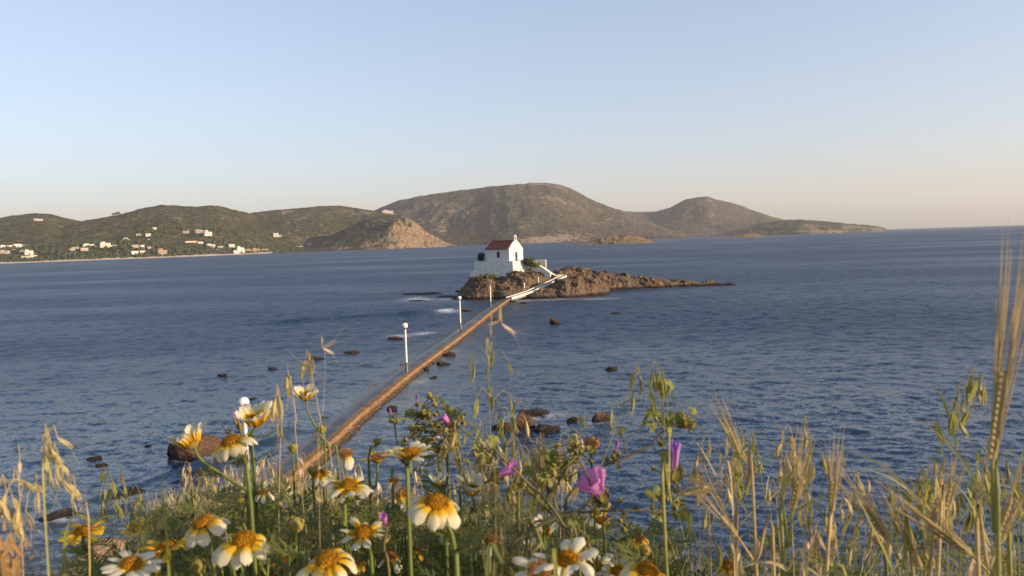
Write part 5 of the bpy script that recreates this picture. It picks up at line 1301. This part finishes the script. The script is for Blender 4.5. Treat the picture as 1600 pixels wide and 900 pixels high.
oat('ripe oat left of the violet closed bloom', .95, [(905, 690), (912, 730), (918, 800)], [(905, 648, 0, .8), (913, 652, .1, .8)], 'g', .02, 0)

tones = 'ttgtwg'
ORD = 'first second third fourth fifth sixth seventh eighth ninth tenth eleventh twelfth thirteenth fourteenth fifteenth sixteenth seventeenth eighteenth nineteenth twentieth'.split()
def oats_auto(n, x0, x1, ytop, d0, d1, lab, grp, nsp=9, seed=1, spread=34, tn=tones, hang=70):
    r = np.random.default_rng(seed)
    for k in range(n):
        a = x0 + (x1 - x0) * (k + r.random()) / n; d = d0 + (d1 - d0) * r.random(); sc_ = .85 / d
        yt = ytop(a) + r.normal() * 16; ln = r.normal() * 14
        path = [(a + ln + r.normal() * 6, yt), (a + ln * .7, yt + 35), (a + ln * .2, yt + 100), (a - ln * .5, yt + 190)]
        sp = []
        for j in range(int(nsp * (.6 + .8 * r.random()))):
            t = r.random(); sp.append((a + ln * (1 - t) + r.normal() * spread * .45 * sc_ + (spread * .3 if ln > 0 else -spread * .3), yt + t * hang * sc_ + 2))
        oat(ORD[k] + ' from the left: ' + lab, d, path, sp, tn[int(r.random() * len(tn))], .022, int(r.random() < .6), grp)
oats_auto(14, 735, 880, lambda a: 665 + .25 * (a - 735), .8, 1.1, 'wild oat stalk with hanging spikelets between the mallows in the middle', 'wild oats between the mallows', 10, 2, 30, 'ttgtt', 90)
oats_auto(8, 1105, 1260, lambda a: 655 + .30 * abs(a - 1190), .75, 1.15, 'wild oat stalk standing just right of the mallows', 'wild oats right of the mallows', 10, 3, 26, 'gtgt', 100)
oats_auto(9, 1240, 1440, lambda a: 765 - .05 * (a - 1240), .8, 1.2, 'low wild oat with ripe spikelets at the lower right', 'low wild oats at the lower right', 9, 4, 30, 'tggt', 90)
oats_auto(11, 1430, 1610, lambda a: 735 - .25 * abs(a - 1520), .7, 1.1, 'wild oat near the tall barley at the right edge', 'wild oats near the tall barley', 8, 5, 30, 'tggg', 90)
oats_auto(10, 1080, 1600, lambda a: 835, .75, 1.1, 'short ripe wild oat at the bottom right edge', 'short oats at the bottom right', 8, 6, 34, 'tggw', 80)
oats_auto(16, 300, 560, lambda a: 712 + .15 * abs(a - 430), 1.2, 1.9, 'dry wild oat in the tangle behind the left daisies', 'dry oats behind the left daisies', 12, 7, 30, 'tttw', 100)
oats_auto(9, 560, 740, lambda a: 745, 1.1, 1.6, 'dry wild oat behind the big hanging daisy', 'dry oats behind the big hanging daisy', 8, 8, 26, 'ttw', 80)
oats_auto(7, 130, 300, lambda a: 755 + .1 * abs(a - 200), .9, 1.4, 'green wild oat standing near the yellow daisies', 'oats near the yellow daisies', 6, 9, 22, 'gg', 70)
oat('arching oat panicle left of the tall barley', .8, [(1530, 600), (1515, 588), (1500, 600), (1495, 680), (1490, 760), (1480, 860)], [(1518, 588), (1526, 592), (1534, 597), (1538, 604), (1510, 600), (1496, 618), (1505, 622), (1490, 645), (1516, 640), (1500, 660), (1462, 655, .5, 1.1), (1486, 640)], 'g', .024, 1)

# ---- barley
def barley(label, d, base, tip, L_ear, w_=1.0, tone=0, path=None, awnl=.10, nawn=26, spread=.13, seed=0):
    """base,tip px of the ear axis (ear + awns); stem continues from the base"""
    b0 = W(*base, d); t0 = W(*tip, d); ax = (t0 - b0).normalized(); way = [W(a, c_, d) for a, c_ in (path or [])]
    rt = root_of(way[-1] if way else b0 - ax * .05, (rng.normal() * .04, 0)); e = empty('barley', rt); tag(e, label, 'barley', 'barley in the foreground')
    ln = catmull([b0 + ax * .002] + (way or [b0 - ax * .06 + Vector((0, 0, -.02))]) + [rt], 5); mb = MB(); mb.tube(ln, np.linspace(.0010, .0019, len(ln)), 6)
    mb.build('stem', M_STRAWG if tone else M_STRAW, e, True, origin=rt)
    sd = ax.cross(Vector((0, 1, 0))).normalized(); dp = ax.cross(sd); r = np.random.default_rng(seed); mb = MB(); ng = int(L_ear / .0042)
    aw = MB()
    for k in range(ng):
        t = k / ng; p = b0 + ax * (L_ear * t)
        for s, v in ((-1, 0), (1, 0), (0, 1), (0, -1)):
            o = sd * s + dp * v; gl = .0105 * (1 - .35 * t) * w_; tipp = p + ax * gl + o * .0034 * w_
            side = (dp if s else sd)
            mb.ribbon([p + o * .0006, p + ax * gl * .4 + o * .0030 * w_, p + ax * gl * .8 + o * .0032 * w_, tipp], [.0006, .0018 * w_, .0013 * w_, .0002], side, 0, .4)
            if r.random() < nawn / (ng * 4.0) * 1.0 + (.0):
                dv = (ax + o * spread * (.5 + r.random()) + Vector(r.normal(size=3)) * .03).normalized(); LL = awnl * (.7 + .4 * r.random())
                aw.tube([tipp, tipp + dv * LL * .5, tipp + dv * LL + (ax * .02 - o * .002) * LL], [.00030, .00024, .00010], 4, 0, False)
    h = mb.build('seed_head', M_BARL if tone else M_OATT, e, True, origin=rt); aw.build('awns', M_STRAW, h, True, origin=rt)
    mb = MB(); i = int(len(ln) * .4); L = .11; q = r.random() * 6.28; blade(mb, ln[i], ln[i] + Vector((math.cos(q) * L * .7, math.sin(q) * L * .4, L * .5)), .0011, 0, .15); mb.build('leaf', M_STRAWG, e, True, origin=rt)
barley('tallest barley ear with very long awns at the right edge', .50, (1550, 722), (1592, 400), .062, .85, 1, [(1551, 760), (1553, 830), (1560, 920)], .105, 40, .055, 1)
barley('barley ear with parallel awns leaning left above the oats', .70, (1160, 722), (1122, 630), .030, .8, 0, [(1168, 760), (1180, 850)], .040, 40, .10, 2)
barley('upright bleached barley ear between the oats and the right edge', .72, (1300, 802), (1306, 705), .030, .9, 0, [(1296, 850), (1290, 920)], .050, 50, .12, 3)
barley('barley ear leaning left with its awns fanned over the water', .62, (1392, 846), (1325, 750), .034, 1.0, 1, [(1412, 890), (1430, 940)], .045, 44, .13, 4)
barley('green barley ear lying to the upper left near the right corner', .60, (1520, 868), (1420, 790), .034, 1.1, 1, [(1550, 900), (1580, 930)], .06, 44, .12, 5)
barley('small barley ear pointing right behind the mallow stalk', .66, (1062, 773), (1118, 760), .026, .9, 1, [(1050, 790), (1040, 860)], .012, 30, .10, 6)
barley('dry barley stalk lying diagonally right of the violet bloom', .70, (1152, 838), (1098, 770), .022, .9, 0, [(1180, 880), (1210, 930)], .05, 30, .15, 7)
barley('second diagonal barley by the lower right oats', .66, (1238, 800), (1258, 700), .026, .9, 1, [(1232, 850), (1225, 920)], .05, 34, .12, 8)
barley('ripe barley ear bowing right at the right corner', .58, (1560, 850), (1600, 745), .035, 1.1, 0, [(1545, 890), (1530, 940)], .04, 34, .12, 9)
barley('low barley ear just above the right corner', .62, (1440, 890), (1400, 800), .03, 1.0, 0, [(1450, 930)], .05, 34, .14, 10)
barley('pale barley awns beside the purple bloom stalk', .85, (1130, 800), (1105, 735), .018, .8, 0, [(1145, 840), (1150, 900)], .05, 16, .3, 11)
barley('pinkish barley ear left of the tall one', .66, (1480, 800), (1500, 715), .026, .8, 0, [(1474, 840), (1465, 900)], .03, 24, .16, 12)

# ---- a few single blades that read on their own
def leafblade(label, d, pts, w_, mat):
    q = [W(a, b_, d) for a, b_ in pts]; rt = root_of(q[0]); e = tag(link('grass_blade', None), label, 'grass blade', 'long grass blades') if False else None
    ln = catmull([rt, rt.lerp(q[0], .5)] + q, 6); n = len(ln); mb = MB()
    mb.ribbon(ln, [w_ * .55 * (.7 + .3 * math.sin(k / n * 3)) * (1 - (k / (n - 1)) ** 1.8 * .97) for k in range(n)], Vector((.5, .3, .8)), 0, .35)
    o = mb.build('grass_blade', mat, None, True, origin=rt); o.location = rt; tag(o, label, 'grass blade', 'long grass blades')
leafblade('long green blade lying across below the left shore', .8, [(100, 880), (150, 815), (185, 805), (225, 797)], .0038, M_MLEAF)
leafblade('blurred green blade crossing the water at left', .55, [(70, 800), (88, 765), (110, 738), (138, 712)], .0016, M_STRAWG)
leafblade('upright green blade with a bleached tip left of the daisies', .8, [(262, 860), (256, 800), (254, 760), (258, 735)], .0034, M_MLEAF)
leafblade('straw coloured stalk slanting right of the arching mallow', .75, [(1145, 790), (1120, 745), (1098, 705), (1082, 684)], .0022, M_STRAW)
leafblade('broad tan leaf low at the right beside the solitary daisy', .65, [(1260, 930), (1230, 890), (1195, 878), (1155, 888)], .006, M_STRAW)
leafblade('pale green blade slanting at the right of the tan leaf', .66, [(1330, 960), (1280, 900), (1230, 870), (1200, 860)], .0030, M_STRAWG)
leafblade('wide green blade rising in the lower right corner', .6, [(1420, 960), (1395, 890), (1352, 800), (1335, 765)], .0035, M_STRAWG)
leafblade('thick dark green stem like blade at the bottom centre', .55, [(760, 940), (790, 880), (830, 830), (868, 800)], .0040, M_LEAFD)
leafblade('green blade next to the thick dark one at the bottom centre', .6, [(870, 940), (858, 880), (840, 830), (822, 790)], .0045, M_MLEAF)

# ---- near blurred rusty dry grass tuft at the lower left corner
rt = Vector((W(20, 880, .34).x, W(20, 880, .34).y, 0)); rt.z = float(G(rt.x, max(rt.y, .2))) - .02
e = empty('dry_grass_tuft', rt); tag(e, 'rusty orange dry grass tuft out of focus in the lower left corner', 'grass tuft')
mb = MB(); mb2 = MB(); mb3 = MB()
for k in range(150):
    c = W(rng.normal() * 18 - 2, 892 + rng.normal() * 30, .42 + rng.random() * .12)
    if c.z > W(0, 825, .46).z: continue
    v = Vector((rng.normal() * .5, rng.normal() * .3, .8)).normalized() * .008; mb.ribbon([c, c + v * .5, c + v], [.0004, .0011, .0002], Vector((1, .4, 0)), 0, .4)
for k in range(26):
    c = W(rng.normal() * 16, 865 + rng.random() * 30, .42 + rng.random() * .08); mb2.tube(catmull([c, c.lerp(rt, .4) + Vector((rng.normal() * .01, 0, 0)), rt + Vector((rng.normal() * .02, rng.normal() * .02, 0))], 4), .0007, 4)
mb.build('florets', M_RUST, e, True, origin=rt)['kind'] = 'stuff'; mb2.build('stem', M_RUST, e, True, origin=rt)

# ---- undergrowth that nobody could count
def top_profile(a):
    return float(np.interp(a, [-80, 0, 60, 120, 200, 250, 300, 380, 450, 520, 600, 700, 800, 880, 960, 1040, 1100, 1250, 1450, 1600, 1700], [870, 865, 872, 862, 822, 800, 785, 765, 768, 772, 775, 778, 785, 800, 815, 820, 840, 852, 855, 835, 820]))
gm = MB(); N = 5200
for k in range(N):
    a = -90 + 1790 * rng.random(); d = .92 + 1.4 * rng.random() ** 1.4
    if a > 1050 and rng.random() < .60: continue
    yt = top_profile(a) + abs(rng.normal()) * 55 - 14; tip = W(a, yt, d)
    rt = root_of(tip, (rng.normal() * .16, rng.normal() * .09)); rt = rt.lerp(tip, .3)
    mid = rt.lerp(tip, .6) + Vector((rng.normal() * .035, rng.normal() * .02, .0)); L = (tip - mid).length
    w_ = .0006 + .0009 * rng.random(); mi = (0 if rng.random() < .5 else 1) if a > 1000 or a < 560 else (0 if rng.random() < .3 else 2)
    if a < 260: mi = 2 if rng.random() < .6 else mi
    if in_front(a, yt + 15, d, 22): continue
    tip2 = tip + Vector((rng.normal() * .045, rng.normal() * .02, -.02 * rng.random()))
    pts = catmull([rt, mid, tip2], 3); n_ = len(pts); gm.ribbon(pts, [w_ * (1 - (i / (n_ - 1)) ** 2 * .9) for i in range(n_)], Vector((1, rng.normal() * .7, 0)), mi, .3)
for k in range(3600):                       # the bank goes on to both sides of the picture
    right = rng.random() < .6
    x_ = (.95 + 2.6 * rng.random()) if right else -(.95 + 2.6 * rng.random()); y_ = .5 + 1.9 * rng.random()
    if abs(x_) < .76 * y_ + .12: continue
    b0 = Vector((x_, y_, float(G(x_, y_)) - .02)); h_ = (.25 + .35 * rng.random()) * (1 if right else 1.4)
    tip = b0 + Vector((rng.normal() * .10, rng.normal() * .08, h_)); pts = catmull([b0, b0.lerp(tip, .6) + Vector((rng.normal() * .02, 0, .02)), tip], 3); n_ = len(pts); w_ = .0009 + .0013 * rng.random()
    gm.ribbon(pts, [w_ * (1 - (i / (n_ - 1)) ** 2 * .9) for i in range(n_)], Vector((1, rng.normal() * .7, 0)), int(rng.random() * 3), .3)
tag(gm.build('grass', [M_STRAW, M_STRAWG, M_LEAF], smooth=True), 'tangle of green and straw coloured grass under the flowers', 'grass', kind='stuff')

um = MB(); N = 5600
for k in range(N):
    a = 120 + 930 * rng.random() if rng.random() < .9 else 1050 + 550 * rng.random(); d = .80 + 1.0 * rng.random() ** .8
    yy_ = top_profile(a) + 5 + 190 * rng.random() ** .7
    if a > 1050 and yy_ < 850: continue
    if in_front(a, yy_, d, 16): continue
    if d < .95 and yy_ < 800: continue
    if 180 < a < 260 and yy_ > 830 and rng.random() < .7: continue
    q = rng.random() * 6.28; feather_leaf(um, W(a, yy_, d), (math.cos(q), math.sin(q) * .7, .55), (.026 + .022 * rng.random()), 0 if rng.random() < .7 else 1, k, 4)
for k in range(330):
    a = 120 + 960 * rng.random(); d = .75 + .8 * rng.random(); tip = W(a, top_profile(a) + 20 + 90 * rng.random(), d); rt = root_of(tip, (rng.normal() * .16, rng.normal() * .10))
    if in_front(a, 840, d, 30): continue
    d = d; um.tube(catmull([rt, rt.lerp(tip, .6) + Vector((rng.normal() * .02, 0, 0)), tip], 3), .0015, 5, 2, False)
for k in range(900):
    x_ = (.95 + 2.4 * rng.random()) * (1 if rng.random() < .5 else -1); y_ = .5 + 1.9 * rng.random()
    if abs(x_) < .76 * y_ + .12: continue
    q = rng.random() * 6.28; feather_leaf(um, Vector((x_, y_, float(G(x_, y_)) + .25 * rng.random())), (math.cos(q), math.sin(q) * .7, .6), .04 + .04 * rng.random(), 0, k, 4)
tag(um.build('undergrowth', [M_LEAF, M_LEAFD, M_STEM], smooth=True), 'dense feathery green daisy leaves at the bottom of the picture', 'foliage', kind='stuff')

# dry tangle on the bank behind the daisies
dm_ = MB()
for k in range(2600):
    a = 250 + 330 * rng.random() + rng.normal() * 12; d = 1.5 + 1.4 * rng.random(); tip = W(a, 738 + abs(rng.normal()) * 34 + .12 * abs(a - 430), d)
    base = tip + Vector((rng.normal() * .10, rng.normal() * .06, -.20 - .2 * rng.random())); gz = float(G(base.x, base.y))
    base.z = max(base.z, gz - .01) if rng.random() < .7 else gz
    mid = base.lerp(tip, .55) + Vector((rng.normal() * .03, 0, .01)); pts = catmull([base, mid, tip + Vector((rng.normal() * .03, 0, -.01))], 3); n_ = len(pts)
    w_ = .0014 + .0018 * rng.random(); dm_.ribbon(pts, [w_ * (1 - (i / (n_ - 1)) ** 2 * .9) for i in range(n_)], Vector((1, rng.normal() * .7, 0)), 0 if rng.random() < .7 else 1, .3)
tag(dm_.build('dry_grass', [M_STRAW, M_STRAWG], smooth=True), 'dry straw coloured grass tangle behind the left daisies', 'dry grass', kind='stuff')
# ================================================================== HAZE
mb = MB(); mb.box((0, 6800, 323.0), (31000, 14800, 653.0))
hb = NB('haze'); hb.t.nodes.remove(hb.p); pv = hb.n('ShaderNodeVolumePrincipled'); pv.inputs['Density'].default_value = 5.5e-5
pv.inputs['Color'].default_value = (0.93, 0.93, 0.95, 1); pv.inputs['Anisotropy'].default_value = 0.1
hb.l(pv.outputs[0], hb.out.inputs['Volume'])
HAZE = mb.build('haze', hb.m); tag(HAZE, 'thin evening haze over the sea', 'haze', kind='stuff')
